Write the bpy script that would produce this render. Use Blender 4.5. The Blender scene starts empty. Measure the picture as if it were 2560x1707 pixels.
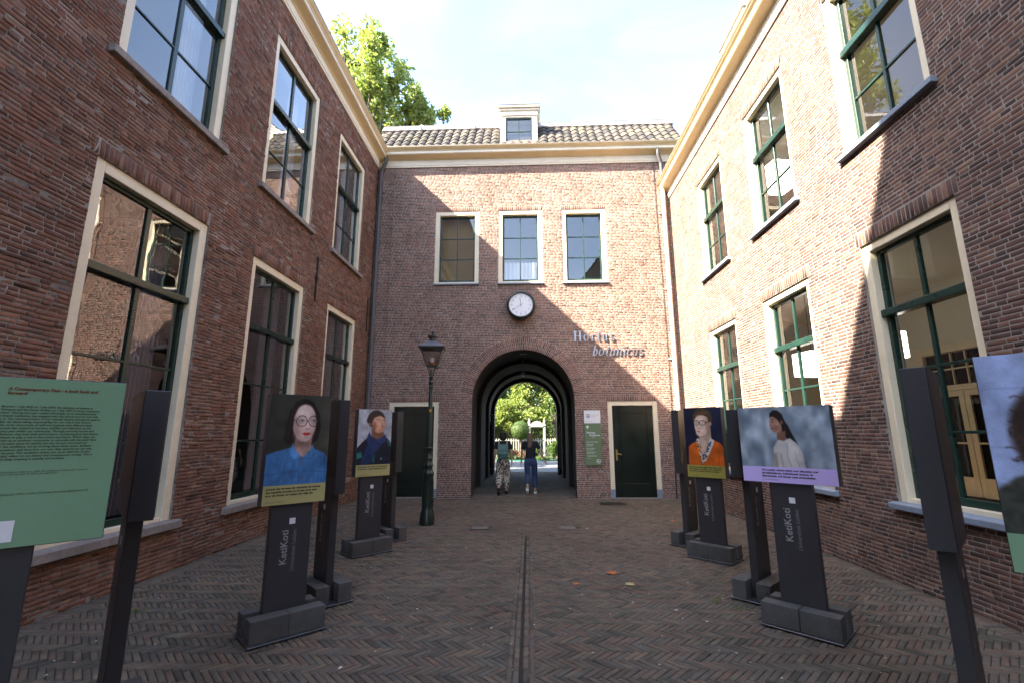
import bpy, bmesh, math, random
import numpy as np
from mathutils import Vector, Matrix

random.seed(7)
rng = np.random.default_rng(11)
SC = bpy.context.scene
COL = SC.collection
R = math.radians
Q = math.sqrt(0.5)

# ------------------------------------------------------------------ camera, sky, sun, exposure
EYE = 1.6
FPX, PITCH, YAW, ROLL = 1157.08, R(11.1817), R(2.1088), R(-0.1513)
cy_, sy_, cp_, sp_ = math.cos(YAW), math.sin(YAW), math.cos(PITCH), math.sin(PITCH)
F_ = np.array([-sy_ * cp_, cy_ * cp_, sp_])
R0 = np.array([cy_, sy_, 0.0])
U0 = np.cross(R0, F_)
R_ = R0 * math.cos(ROLL) + U0 * math.sin(ROLL)
U_ = np.cross(R_, F_)
cam = bpy.data.cameras.new('camera')
cam.sensor_fit = 'HORIZONTAL'
cam.sensor_width = 36.0
cam.lens = FPX / 2560 * 36.0
cam.clip_start = 0.05
cam.clip_end = 2000
camo = bpy.data.objects.new('camera', cam)
COL.objects.link(camo)
camo.matrix_world = Matrix(((R_[0], U_[0], -F_[0], 0), (R_[1], U_[1], -F_[1], 0), (R_[2], U_[2], -F_[2], EYE), (0, 0, 0, 1)))
SC.camera = camo

SUN = Vector((1.0, 0.45, -0.98)).normalized()
world = bpy.data.worlds.new('World')
SC.world = world
world.use_nodes = True
wn = world.node_tree.nodes
wl = world.node_tree.links
wbg = wn['Background']
sky = wn.new('ShaderNodeTexSky')
sky.sky_type = 'NISHITA'
sky.sun_disc = False
sky.sun_elevation = math.asin(-SUN.z)
sky.sun_rotation = math.atan2(-SUN.x, -SUN.y)
sky.air_density = 1.0
sky.dust_density = 2.2
sky.ozone_density = 1.0
# thin drifting cirrus over the whole sky
wtc = wn.new('ShaderNodeTexCoord')
wmap = wn.new('ShaderNodeMapping')
wmap.inputs['Scale'].default_value = (1.0, 1.6, 3.0)
wno = wn.new('ShaderNodeTexNoise')
wno.inputs['Scale'].default_value = 2.1
wno.inputs['Detail'].default_value = 7
wno.inputs['Roughness'].default_value = 0.58
wno.inputs['Distortion'].default_value = 0.8
wrp = wn.new('ShaderNodeValToRGB')
wrp.color_ramp.elements[0].position = 0.30
wrp.color_ramp.elements[0].color = (0, 0, 0, 1)
wrp.color_ramp.elements[1].position = 0.85
wrp.color_ramp.elements[1].color = (0.16, 0.16, 0.16, 1)
wmx = wn.new('ShaderNodeMix')
wmx.data_type = 'RGBA'
wmx.inputs[7].default_value = (4.5, 4.7, 5.0, 1)
wl.new(wtc.outputs['Generated'], wmap.inputs['Vector'])
wl.new(wmap.outputs['Vector'], wno.inputs['Vector'])
wl.new(wno.outputs['Fac'], wrp.inputs['Fac'])
wl.new(wrp.outputs['Color'], wmx.inputs[0])
wl.new(sky.outputs['Color'], wmx.inputs[6])
wl.new(wmx.outputs[2], wbg.inputs['Color'])
wbg.inputs['Strength'].default_value = 0.095

sl = bpy.data.lights.new('sun', 'SUN')
sl.energy = 5.0
sl.angle = R(0.53)
sl.color = (1.0, 0.87, 0.70)
so = bpy.data.objects.new('sun', sl)
COL.objects.link(so)
so.rotation_euler = SUN.to_track_quat('-Z', 'Y').to_euler()
so.location = (-20, -9, 25)

SC.view_settings.view_transform = 'Standard'
SC.view_settings.look = 'None'
SC.view_settings.gamma = 1.0
SC.view_settings.use_curve_mapping = False
SC.view_settings.exposure = 3.2
SC.cycles.use_denoising = True
SC.cycles.sample_clamp_indirect = 6.0
SC.cycles.max_bounces = 10
SC.cycles.transparent_max_bounces = 16
SC.cycles.caustics_reflective = False
SC.cycles.caustics_refractive = False

# ------------------------------------------------------------------ measurements of the place (metres)
XL, XR, YF = -4.319, 3.985, 12.157      # left wall, right wall, facade
CO = 0.0455                              # brick course
def snap(z): return round(z / CO) * CO
DR0, DR1 = -0.0886, -0.0645              # drain slot

# ------------------------------------------------------------------ helpers
def lin(c):
    c = c / 255.0
    return c / 12.92 if c <= 0.04045 else ((c + 0.055) / 1.055) ** 2.4
def srgb(r, g, b, k=1.0): return (min(lin(r) * k, 0.85), min(lin(g) * k, 0.85), min(lin(b) * k, 0.85))

def tag(o, label=None, cat=None, group=None, kind=None):
    if label: o['label'] = label
    if cat: o['category'] = cat
    if group: o['group'] = group
    if kind: o['kind'] = kind
    return o
def empty(name, loc=(0, 0, 0), rz=0.0, label=None, cat=None, group=None):
    o = bpy.data.objects.new(name, None)
    o.location = loc
    o.rotation_euler = (0, 0, rz)
    o.empty_display_size = 0.2
    COL.objects.link(o)
    return tag(o, label, cat, group)
def link(name, me, mat=None, parent=None, M=None):
    o = bpy.data.objects.new(name, me)
    if mat is not None and me is not None and not me.materials: me.materials.append(mat)
    COL.objects.link(o)
    if parent is not None: o.parent = parent
    if M is not None: o.matrix_basis = M
    return o
def copy_tree(o, parent=None):
    c = o.copy()
    COL.objects.link(c)
    c.parent = parent
    for ch in list(o.children): copy_tree(ch, c)
    return c

class MB:
    def __init__(self):
        self.v = []; self.f = []
    def add(self, vs, fs):
        n = len(self.v)
        self.v.extend([tuple(p) for p in vs])
        self.f.extend([tuple(i + n for i in f) for f in fs])
        return self
    def box(self, x0, x1, y0, y1, z0, z1, M=None):
        vs = [Vector((x, y, z)) for x in (x0, x1) for y in (y0, y1) for z in (z0, z1)]
        if M is not None: vs = [M @ p for p in vs]
        return self.add(vs, [(0, 1, 3, 2), (4, 6, 7, 5), (0, 4, 5, 1), (2, 3, 7, 6), (0, 2, 6, 4), (1, 5, 7, 3)])
    def quad(self, a, b, c, d): return self.add([a, b, c, d], [(0, 1, 2, 3)])
    def lathe(self, prof, seg=20, c=(0, 0), cap=True):
        vs = []; fs = []
        for (r, z) in prof:
            for k in range(seg):
                a = 2 * math.pi * k / seg
                vs.append((c[0] + r * math.cos(a), c[1] + r * math.sin(a), z))
        for i in range(len(prof) - 1):
            for k in range(seg):
                k2 = (k + 1) % seg
                fs.append((i * seg + k, i * seg + k2, (i + 1) * seg + k2, (i + 1) * seg + k))
        if cap:
            fs.append(tuple(range(seg))[::-1]); fs.append(tuple((len(prof) - 1) * seg + k for k in range(seg)))
        return self.add(vs, fs)
    def tube(self, pts, r, seg=10):
        pts = [Vector(p) for p in pts]
        rr = r if isinstance(r, (list, tuple)) else [r] * len(pts)
        vs = []; fs = []
        for i, p in enumerate(pts):
            t = (pts[min(i + 1, len(pts) - 1)] - pts[max(i - 1, 0)]).normalized()
            a = t.orthogonal().normalized() if i == 0 else (pa - t * pa.dot(t)).normalized()
            pa = a
            b = t.cross(a)
            for k in range(seg):
                an = 2 * math.pi * k / seg
                vs.append(p + (a * math.cos(an) + b * math.sin(an)) * rr[i])
        for i in range(len(pts) - 1):
            for k in range(seg):
                k2 = (k + 1) % seg
                fs.append((i * seg + k, i * seg + k2, (i + 1) * seg + k2, (i + 1) * seg + k))
        fs.append(tuple(range(seg))[::-1]); fs.append(tuple((len(pts) - 1) * seg + k for k in range(seg)))
        return self.add(vs, fs)
    def extrude_u(self, prof, u0, u1, cap=True):
        n = len(prof)
        vs = [(u0, y, z) for (y, z) in prof] + [(u1, y, z) for (y, z) in prof]
        fs = [(i, (i + 1) % n, n + (i + 1) % n, n + i) for i in range(n)]
        if cap: fs += [tuple(range(n))[::-1], tuple(range(n, 2 * n))]
        return self.add(vs, fs)
    def mesh(self, name, bevel=0.0, smooth=False, seg=1):
        me = bpy.data.meshes.new(name)
        me.from_pydata(self.v, [], self.f)
        bm = bmesh.new(); bm.from_mesh(me)
        bmesh.ops.recalc_face_normals(bm, faces=bm.faces)
        if bevel > 0:
            bmesh.ops.bevel(bm, geom=list(bm.edges), offset=bevel, segments=seg, affect='EDGES', profile=0.7, clamp_overlap=True)
        bm.to_mesh(me); bm.free()
        if smooth:
            me.shade_smooth()
            try: me.set_sharp_from_angle(angle=R(40))
            except Exception: pass
        return me
    def build(self, name, mat, parent=None, M=None, bevel=0.0, smooth=False, seg=1):
        return link(name, self.mesh(name, bevel, smooth, seg), mat, parent, M)

def np_mesh(name, V, Fq, rnd=None, smooth=False):
    """V (n,3), Fq (m,4) quads -> mesh, rnd per face float attribute"""
    me = bpy.data.meshes.new(name)
    n, m = len(V), len(Fq)
    me.vertices.add(n); me.vertices.foreach_set('co', np.ascontiguousarray(V, np.float32).ravel())
    me.loops.add(m * 4); me.loops.foreach_set('vertex_index', np.ascontiguousarray(Fq, np.int32).ravel())
    me.polygons.add(m)
    me.polygons.foreach_set('loop_start', np.arange(0, m * 4, 4, dtype=np.int32))
    me.polygons.foreach_set('loop_total', np.full(m, 4, np.int32))
    me.update(calc_edges=True)
    if rnd is not None:
        a = me.attributes.new('rnd', 'FLOAT', 'FACE')
        a.data.foreach_set('value', np.ascontiguousarray(rnd, np.float32))
    if smooth: me.shade_smooth()
    return me

# ------------------------------------------------------------------ materials
class NT:
    def __init__(self, name):
        self.m = bpy.data.materials.new(name)
        self.m.use_nodes = True
        self.t = self.m.node_tree; self.n = self.t.nodes; self.l = self.t.links
        self.b = self.n['Principled BSDF']
    def new(self, kind, **kw):
        nd = self.n.new('ShaderNode' + kind)
        for k, v in kw.items(): setattr(nd, k, v)
        return nd
    def pos(self):
        return self.new('NewGeometry').outputs['Position']
    def noise(self, scale, detail=4, rough=0.55, vec=None, dist=0.0):
        nd = self.new('TexNoise')
        nd.inputs['Scale'].default_value = scale; nd.inputs['Detail'].default_value = detail
        nd.inputs['Roughness'].default_value = rough; nd.inputs['Distortion'].default_value = dist
        self.l.new(vec if vec is not None else self.pos(), nd.inputs['Vector'])
        return nd.outputs['Fac']
    def ramp(self, fac, stops, interp='LINEAR'):
        nd = self.new('ValToRGB'); cr = nd.color_ramp; cr.interpolation = interp
        while len(cr.elements) < len(stops): cr.elements.new(0.5)
        for e, (p, c) in zip(cr.elements, stops):
            e.position = p; e.color = (*c, 1) if len(c) == 3 else c
        self.l.new(fac, nd.inputs['Fac'])
        return nd.outputs['Color']
    def mix(self, fac, a, b, blend='MIX'):
        nd = self.new('Mix'); nd.data_type = 'RGBA'; nd.blend_type = blend
        for s, x in ((0, fac), (6, a), (7, b)):
            if isinstance(x, (int, float)): nd.inputs[s].default_value = x
            elif isinstance(x, tuple): nd.inputs[s].default_value = (*x, 1) if len(x) == 3 else x
            else: self.l.new(x, nd.inputs[s])
        return nd.outputs[2]
    def math(self, op, a, b=None):
        nd = self.new('Math'); nd.operation = op
        for s, x in ((0, a), (1, b)):
            if x is None: continue
            if isinstance(x, (int, float)): nd.inputs[s].default_value = x
            else: self.l.new(x, nd.inputs[s])
        return nd.outputs[0]
    def bump(self, h, strength=0.3, dist=0.01):
        nd = self.new('Bump'); nd.inputs['Strength'].default_value = strength; nd.inputs['Distance'].default_value = dist
        self.l.new(h, nd.inputs['Height']); self.l.new(nd.outputs['Normal'], self.b.inputs['Normal'])
    def set(self, **kw):
        for k, v in kw.items():
            i = self.b.inputs[k.replace('_', ' ')]
            if isinstance(v, (int, float)): i.default_value = v
            elif isinstance(v, tuple): i.default_value = (*v, 1) if len(v) == 3 else v
            else: self.l.new(v, i)
        return self

def plain(name, col, rough=0.6, var=0.18, scale=3.0, fine=40.0, metallic=0.0, bump=0.1, spec=0.4, dirt=None, dirtamt=0.0):
    t = NT(name)
    n1 = t.noise(scale, 5); n2 = t.noise(fine, 3)
    f = t.math('ADD', t.math('MULTIPLY', n1, 0.65), t.math('MULTIPLY', n2, 0.35))
    lo = tuple(c * (1 - var) for c in col); hi = tuple(min(c * (1 + var), 0.95) for c in col)
    c = t.ramp(f, [(0.3, lo), (0.7, hi)])
    if dirt is not None:
        d = t.ramp(t.noise(scale * 2.3, 6, 0.65), [(0.48, (0, 0, 0)), (0.72, (dirtamt,) * 3)])
        c = t.mix(d, c, dirt)
    t.set(Base_Color=c, Roughness=t.math('ADD', t.math('MULTIPLY', n1, 0.25), rough - 0.12), Metallic=metallic)
    t.b.inputs['Specular IOR Level'].default_value = spec
    if bump: t.bump(n2, bump, 0.004)
    return t.m

def brick_mat(name, stops, stain=0.5, lift=1.0, moss=None, rough=0.85, pale=0.0, bmp=0.55, streak=0.55):
    t = NT(name)
    at = t.new('Attribute'); at.attribute_name = 'rnd'
    oi = t.new('ObjectInfo')
    f = t.math('FRACT', t.math('ADD', at.outputs['Fac'], t.math('MULTIPLY', oi.outputs['Random'], 0.999)))
    c = t.ramp(f, stops)
    n_big = t.noise(0.8, 4, 0.6); n_mid = t.noise(9.0, 5, 0.65); n_fine = t.noise(85.0, 4, 0.7)
    c = t.mix(t.ramp(n_big, [(0.42, (0, 0, 0)), (0.68, (stain, stain, stain))]), c, t.mix(1.0, c, (0.52, 0.47, 0.46), 'MULTIPLY'))
    c = t.mix(t.ramp(n_mid, [(0.35, (0.55,) * 3), (0.6, (0, 0, 0))]), c, t.mix(1.0, c, (0.55, 0.53, 0.55), 'MULTIPLY'))
    c = t.mix(t.ramp(n_fine, [(0.5, (0, 0, 0)), (0.75, (0.45,) * 3)]), c, t.mix(1.0, c, (1.5, 1.42, 1.35), 'MULTIPLY'))
    mp_ = t.new('Mapping'); mp_.inputs['Scale'].default_value = (1.6, 1.6, 0.22); t.l.new(t.pos(), mp_.inputs['Vector'])
    c = t.mix(t.ramp(t.noise(1.0, 6, 0.65, mp_.outputs[0]), [(0.52, (0, 0, 0)), (0.74, (streak,) * 3)]), c, t.mix(1.0, c, (0.5, 0.5, 0.5), 'MULTIPLY'))
    if pale:
        c = t.mix(t.ramp(t.noise(30.0, 6, 0.75), [(0.6, (0, 0, 0)), (0.72, (pale,) * 3)]), c, (0.4, 0.37, 0.34))
    if moss is not None:
        c = t.mix(t.ramp(t.noise(1.3, 6, 0.7), [(0.5, (0, 0, 0)), (0.75, (0.6,) * 3)]), c, moss)
    t.set(Base_Color=c, Roughness=rough)
    t.b.inputs['Specular IOR Level'].default_value = 0.3
    h = t.math('ADD', t.math('MULTIPLY', n_fine, 0.5), t.math('MULTIPLY', n_mid, 0.8))
    t.bump(h, bmp, 0.006)
    return t.m

K = 1.0
BR_LEFT = [(0.0, (0.052, 0.036, 0.033)), (0.10, (0.095, 0.052, 0.043)), (0.3, (0.150, 0.068, 0.052)), (0.5, (0.195, 0.088, 0.063)), (0.7, (0.158, 0.077, 0.064)), (0.85, (0.225, 0.108, 0.075)), (1.0, (0.265, 0.145, 0.106))]
BR_RIGHT = [(0.0, (0.046, 0.034, 0.034)), (0.2, (0.085, 0.052, 0.047)), (0.4, (0.140, 0.070, 0.056)), (0.55, (0.175, 0.085, 0.062)), (0.7, (0.125, 0.075, 0.067)), (0.88, (0.215, 0.118, 0.078)), (1.0, (0.26, 0.16, 0.115))]
BR_FACE = [(0.0, (0.075, 0.053, 0.050)), (0.12, (0.125, 0.072, 0.060)), (0.35, (0.215, 0.104, 0.080)), (0.58, (0.262, 0.126, 0.092)), (0.75, (0.200, 0.108, 0.092)), (0.9, (0.305, 0.165, 0.118)), (1.0, (0.35, 0.225, 0.165))]
BR_PAVE = [(0.0, (0.050, 0.045, 0.044)), (0.2, (0.092, 0.078, 0.072)), (0.4, (0.122, 0.084, 0.074)), (0.55, (0.088, 0.083, 0.084)), (0.7, (0.132, 0.080, 0.068)), (0.85, (0.104, 0.090, 0.082)), (1.0, (0.150, 0.108, 0.088))]
BR_PAVE_K = 1.12
BR_PAVE = [(p_, tuple(BR_PAVE_K * v for v in c_)) for (p_, c_) in BR_PAVE]
BR_PAVE = [(p_, (c_[0] * 1.16, c_[1] * 1.18, c_[2] * .98)) for (p_, c_) in BR_PAVE]
def calm(st, k=.28):
    m_ = [sum(c_[i] for _, c_ in st) / len(st) for i in range(3)]
    return [(p_, tuple(c_[i] * (1 - k) + m_[i] * k for i in range(3))) for p_, c_ in st]
BR_LEFT = [(p_, (c_[0] * 1.22, c_[1] * 1.22, c_[2] * 1.12)) for (p_, c_) in BR_LEFT]
BR_LEFT, BR_RIGHT, BR_FACE, BR_PAVE = calm(BR_LEFT, .34), calm(BR_RIGHT, .22), calm(BR_FACE, .28), calm(BR_PAVE, .15)
M = {}
M['brick_left'] = brick_mat('brick_left', BR_LEFT, 0.6, pale=0.35)
M['brick_right'] = brick_mat('brick_right', BR_RIGHT, 0.4, pale=0.2, bmp=0.25)
M['brick_face'] = brick_mat('brick_face', BR_FACE, 0.45, pale=0.25, bmp=0.22)
M['paver'] = brick_mat('paver', BR_PAVE, 0.45, moss=(0.078, 0.075, 0.048), rough=0.85, bmp=0.35, streak=0.0)
M['mortar_left'] = plain('mortar_left', (0.21, 0.19, 0.168), 0.95, 0.8, 1.6, 30, bump=0.6)
M['mortar_right'] = plain('mortar_right', (0.26, 0.238, 0.215), 0.95, 0.45, 2.0, 60, bump=0.5)
M['mortar_face'] = plain('mortar_face', (0.38, 0.34, 0.30), 0.95, 0.35, 2.0, 60, bump=0.5)
M['sand'] = plain('sand', (0.062, 0.057, 0.043), 0.95, 0.5, 3.0, 60, bump=0.8, dirt=(0.05, 0.06, 0.025), dirtamt=0.7)
M['cream'] = plain('cream_paint', (0.74, 0.665, 0.50), 0.42, 0.06, 1.5, 25, bump=0.04, dirt=(0.42, 0.38, 0.30), dirtamt=0.22)
M['cornice_white'] = plain('cornice_white', (0.76, 0.71, 0.58), 0.45, 0.05, 1.2, 20, bump=0.04, dirt=(0.45, 0.40, 0.30), dirtamt=0.2)
M['cornice_shaded'] = plain('cornice_shaded', (0.66, 0.54, 0.33), 0.45, 0.06, 1.2, 20, bump=0.04, dirt=(0.40, 0.32, 0.2), dirtamt=0.25)  # shade of soffit and crown put into an ochre copy of the white
M['green'] = plain('dark_green_paint', (0.010, 0.030, 0.022), 0.28, 0.2, 2, 30, bump=0.04, spec=0.5)
M['green_right'] = plain('green_paint', (0.011, 0.036, 0.029), 0.28, 0.2, 2, 30, bump=0.04, spec=0.5)
M['door_green'] = plain('door_green', (0.0045, 0.011, 0.008), 0.22, 0.2, 2, 30, bump=0.05, spec=0.5)
M['stone'] = plain('sill_stone', (0.245, 0.215, 0.20), 0.8, 0.25, 4, 50, bump=0.25, dirt=(0.11, 0.1, 0.09), dirtamt=0.7)
M['sill_blue'] = plain('sill_blue', (0.21, 0.26, 0.335), 0.45, 0.12, 3, 40, bump=0.06, dirt=(0.12, 0.13, 0.14), dirtamt=0.3)
M['zinc'] = plain('zinc', (0.17, 0.165, 0.17), 0.45, 0.25, 5, 40, metallic=0.6, bump=0.1)
M['pipe_dark'] = plain('pipe_dark', (0.085, 0.085, 0.092), 0.5, 0.25, 5, 40, bump=0.1)
M['pipe_cream'] = plain('pipe_cream', (0.66, 0.59, 0.50), 0.45, 0.08, 3, 40, bump=0.05, dirt=(0.4, 0.33, 0.28), dirtamt=0.3)
M['lead'] = plain('lead', (0.42, 0.40, 0.43), 0.6, 0.15, 2, 30, bump=0.25)
M['iron'] = plain('iron', (0.014, 0.014, 0.015), 0.55, 0.3, 6, 60, bump=0.2)
M['lampgreen'] = plain('lamp_green', (0.010, 0.020, 0.016), 0.3, 0.25, 4, 40, bump=0.08, spec=0.5)
M['anthracite'] = plain('anthracite', (0.040, 0.039, 0.044), 0.42, 0.12, 2.5, 60, bump=0.04, spec=0.45)
M['concrete'] = plain('block_concrete', (0.078, 0.076, 0.074), 0.85, 0.3, 4, 60, bump=0.35, dirt=(0.05, 0.05, 0.042), dirtamt=0.6)
M['steel'] = plain('steel_plate', (0.13, 0.13, 0.14), 0.38, 0.25, 4, 60, metallic=0.7, bump=0.08)
M['grey_text'] = plain('grey_lettering', (0.30, 0.30, 0.31), 0.5, 0.05, 3, 30, bump=0)
M['grey_text2'] = plain('dim_lettering', (0.15, 0.15, 0.16), 0.5, 0.05, 3, 30, bump=0)
M['letter_steel'] = plain('letter_steel', (0.42, 0.45, 0.52), 0.34, 0.1, 3, 40, metallic=1.0, bump=0.05)
M['white'] = plain('white', (0.75, 0.75, 0.78), 0.5, 0.04, 3, 40, bump=0.02)
M['sign_green'] = plain('sign_green', (0.125, 0.185, 0.095), 0.45, 0.06, 2, 30, bump=0.02)
M['navy'] = plain('navy_ink', (0.03, 0.04, 0.12), 0.5, 0.05, 3, 30, bump=0)
M['grey_ink'] = plain('grey_ink', (0.30, 0.30, 0.34), 0.5, 0.05, 3, 30, bump=0)
M['brass'] = plain('brass', (0.45, 0.30, 0.11), 0.35, 0.2, 6, 60, metallic=0.9, bump=0.05)
M['clockface'] = plain('clock_face', (0.80, 0.81, 0.85), 0.35, 0.03, 2, 20, bump=0)
M['clock_ink'] = plain('clock_ink', (0.22, 0.24, 0.30), 0.5, 0.05, 3, 30, bump=0)
M['inner_wall_cream'] = plain('inner_wall_cream', (0.68, 0.65, 0.57), 0.8, 0.05, 1, 20, bump=0.05)
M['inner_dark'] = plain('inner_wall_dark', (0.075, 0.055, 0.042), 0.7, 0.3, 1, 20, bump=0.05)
M['inner_floor'] = plain('inner_floor', (0.11, 0.07, 0.04), 0.5, 0.2, 2, 30, bump=0.05)
M['curtain'] = plain('curtain', (0.24, 0.21, 0.23), 0.9, 0.15, 4, 60, bump=0.1)
M['mirrored_tan'] = plain('mirrored_wall_tan', (0.30, 0.20, 0.085), 0.9, 0.15, 2, 40, bump=0.1)
M['caption_dark'] = plain('caption_dark', (0.025, 0.025, 0.02), 0.6, 0.05, 3, 30, bump=0)
M['title_red'] = plain('title_red', (0.16, 0.045, 0.018), 0.6, 0.05, 3, 30, bump=0)
M['body_brown'] = plain('body_brown', (0.045, 0.040, 0.020), 0.6, 0.05, 3, 30, bump=0)
M['orange_leaf'] = plain('orange_leaf', (0.42, 0.12, 0.03), 0.7, 0.4, 40, 120, bump=0.2)
M['pale_leaf'] = plain('pale_leaf', (0.42, 0.36, 0.16), 0.7, 0.3, 40, 120, bump=0.2)
M['petal'] = plain('petal', (0.55, 0.53, 0.45), 0.8, 0.4, 30, 100, bump=0)
M['blackgate'] = plain('black_gate', (0.006, 0.006, 0.007), 0.35, 0.2, 3, 40, bump=0.05)
M['bark'] = plain('bark', (0.10, 0.085, 0.065), 0.9, 0.4, 3, 20, bump=0.8)
M['whitewood'] = plain('white_wood', (0.30, 0.295, 0.265), 0.5, 0.06, 2, 30, bump=0.05)
M['cover'] = plain('cover_stone', (0.15, 0.135, 0.12), 0.85, 0.35, 6, 50, bump=0.3, dirt=(0.07, 0.065, 0.05), dirtamt=0.8)
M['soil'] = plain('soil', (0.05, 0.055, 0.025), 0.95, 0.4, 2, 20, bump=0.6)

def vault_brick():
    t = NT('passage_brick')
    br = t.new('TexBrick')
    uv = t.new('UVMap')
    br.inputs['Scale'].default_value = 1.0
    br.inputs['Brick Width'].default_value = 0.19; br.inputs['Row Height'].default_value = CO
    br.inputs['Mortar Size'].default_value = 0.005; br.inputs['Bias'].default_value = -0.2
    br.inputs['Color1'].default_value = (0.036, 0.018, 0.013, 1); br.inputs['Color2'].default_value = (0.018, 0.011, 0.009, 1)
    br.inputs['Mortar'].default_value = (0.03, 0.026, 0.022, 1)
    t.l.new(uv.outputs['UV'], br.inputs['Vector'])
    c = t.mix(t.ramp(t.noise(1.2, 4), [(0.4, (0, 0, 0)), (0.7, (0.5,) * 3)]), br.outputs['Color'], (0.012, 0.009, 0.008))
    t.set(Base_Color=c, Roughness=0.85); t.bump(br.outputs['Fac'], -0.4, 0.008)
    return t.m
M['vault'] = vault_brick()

def far_brick():
    t = NT('far_brick')
    br = t.new('TexBrick')
    tc = t.new('TexCoord'); mp = t.new('Mapping')
    sx = t.new('SeparateXYZ'); cx = t.new('CombineXYZ')
    t.l.new(tc.outputs['Object'], sx.inputs[0])
    t.l.new(t.math('ADD', sx.outputs[0], sx.outputs[1]), cx.inputs[0]); t.l.new(sx.outputs[2], cx.inputs[1])
    br.inputs['Scale'].default_value = 1.0
    br.inputs['Brick Width'].default_value = 0.22; br.inputs['Row Height'].default_value = 0.06; br.inputs['Mortar Size'].default_value = 0.008
    br.inputs['Color1'].default_value = (0.20, 0.10, 0.07, 1); br.inputs['Color2'].default_value = (0.13, 0.07, 0.055, 1); br.inputs['Mortar'].default_value = (0.3, 0.28, 0.25, 1)
    t.l.new(cx.outputs[0], br.inputs['Vector'])
    t.set(Base_Color=br.outputs['Color'], Roughness=0.9)
    return t.m
M['far_brick'] = far_brick()

def glass(name, tint=(0.9, 0.92, 0.92), boost=1.8, wav=0.05, wscale=2.2):
    t = NT(name)
    fr = t.new('LayerWeight'); fr.inputs['Blend'].default_value = 0.5
    f = t.math('MINIMUM', t.math('MULTIPLY', t.math('ADD', t.math('MULTIPLY', t.math('POWER', fr.outputs['Facing'], 5.0), 0.96), 0.042), boost), 1.0)
    tr = t.new('BsdfTransparent'); tr.inputs['Color'].default_value = (*tint, 1)
    gl = t.new('BsdfGlossy'); gl.inputs['Roughness'].default_value = 0.0; gl.inputs['Color'].default_value = (0.95, 0.97, 1.0, 1)
    if wav:
        nz = t.noise(wscale, 2, 0.4)
        bp = t.new('Bump'); bp.inputs['Strength'].default_value = wav; bp.inputs['Distance'].default_value = 0.02
        t.l.new(nz, bp.inputs['Height']); t.l.new(bp.outputs['Normal'], gl.inputs['Normal']); t.l.new(bp.outputs['Normal'], fr.inputs['Normal'])
    mx = t.new('MixShader')
    t.l.new(f, mx.inputs[0]); t.l.new(tr.outputs[0], mx.inputs[1]); t.l.new(gl.outputs[0], mx.inputs[2])
    t.l.new(mx.outputs[0], t.n['Material Output'].inputs['Surface'])
    return t.m
M['glass_left'] = glass('glass_left', (0.80, 0.83, 0.84), 3.5, 0.09)
M['glass_face'] = glass('glass_face', (0.85, 0.88, 0.88), 3.4, 0.06)
M['glass_right'] = glass('glass_right', (0.88, 0.90, 0.88), 1.7, 0.05)
M['glass_lamp'] = glass('glass_lamp', (0.75, 0.73, 0.70), 1.5, 0)

def leaf_mat(name, c0, c1, c2):
    t = NT(name)
    at = t.new('Attribute'); at.attribute_name = 'rnd'
    c = t.ramp(at.outputs['Fac'], [(0.0, c0), (0.55, c1), (1.0, c2)])
    t.set(Base_Color=c, Roughness=0.5)
    t.b.inputs['Specular IOR Level'].default_value = 0.3
    tl = t.new('BsdfTranslucent'); t.l.new(t.mix(1.0, c, (1.6, 1.7, 0.8), 'MULTIPLY'), tl.inputs['Color'])
    mx = t.new('MixShader'); mx.inputs[0].default_value = 0.38
    t.l.new(t.b.outputs[0], mx.inputs[1]); t.l.new(tl.outputs[0], mx.inputs[2])
    t.l.new(mx.outputs[0], t.n['Material Output'].inputs['Surface'])
    return t.m
M['leaf_plane'] = leaf_mat('leaf_plane', (0.11, 0.165, 0.055), (0.20, 0.26, 0.09), (0.32, 0.31, 0.13))
M['leaf_light'] = leaf_mat('leaf_light', (0.09, 0.13, 0.035), (0.15, 0.20, 0.05), (0.22, 0.24, 0.08))
M['leaf_mid'] = leaf_mat('leaf_mid', (0.035, 0.07, 0.018), (0.065, 0.115, 0.03), (0.12, 0.16, 0.05))
M['leaf_dark'] = leaf_mat('leaf_dark', (0.016, 0.035, 0.014), (0.03, 0.06, 0.02), (0.06, 0.09, 0.03))
M['leaf_red'] = leaf_mat('leaf_red', (0.10, 0.05, 0.045), (0.16, 0.08, 0.08), (0.12, 0.13, 0.05))

def emit(name, col, s):
    t = NT(name); t.set(Base_Color=col, Emission_Color=col, Emission_Strength=s); return t.m
M['lampshade'] = emit('lit_shade', (0.85, 0.79, 0.68), 1.1)
M['warm_lamp'] = emit('warm_lamp', (1.0, 0.36, 0.05), 0.35)

# ------------------------------------------------------------------ brick laying
def project(P):
    v = P - np.array([0, 0, EYE]); z = v @ F_
    zz = np.where(z > 0.05, z, np.nan)
    return np.stack([1280 + FPX * (v @ R_) / zz, 853.5 - FPX * (v @ U_) / zz], -1), z

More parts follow.
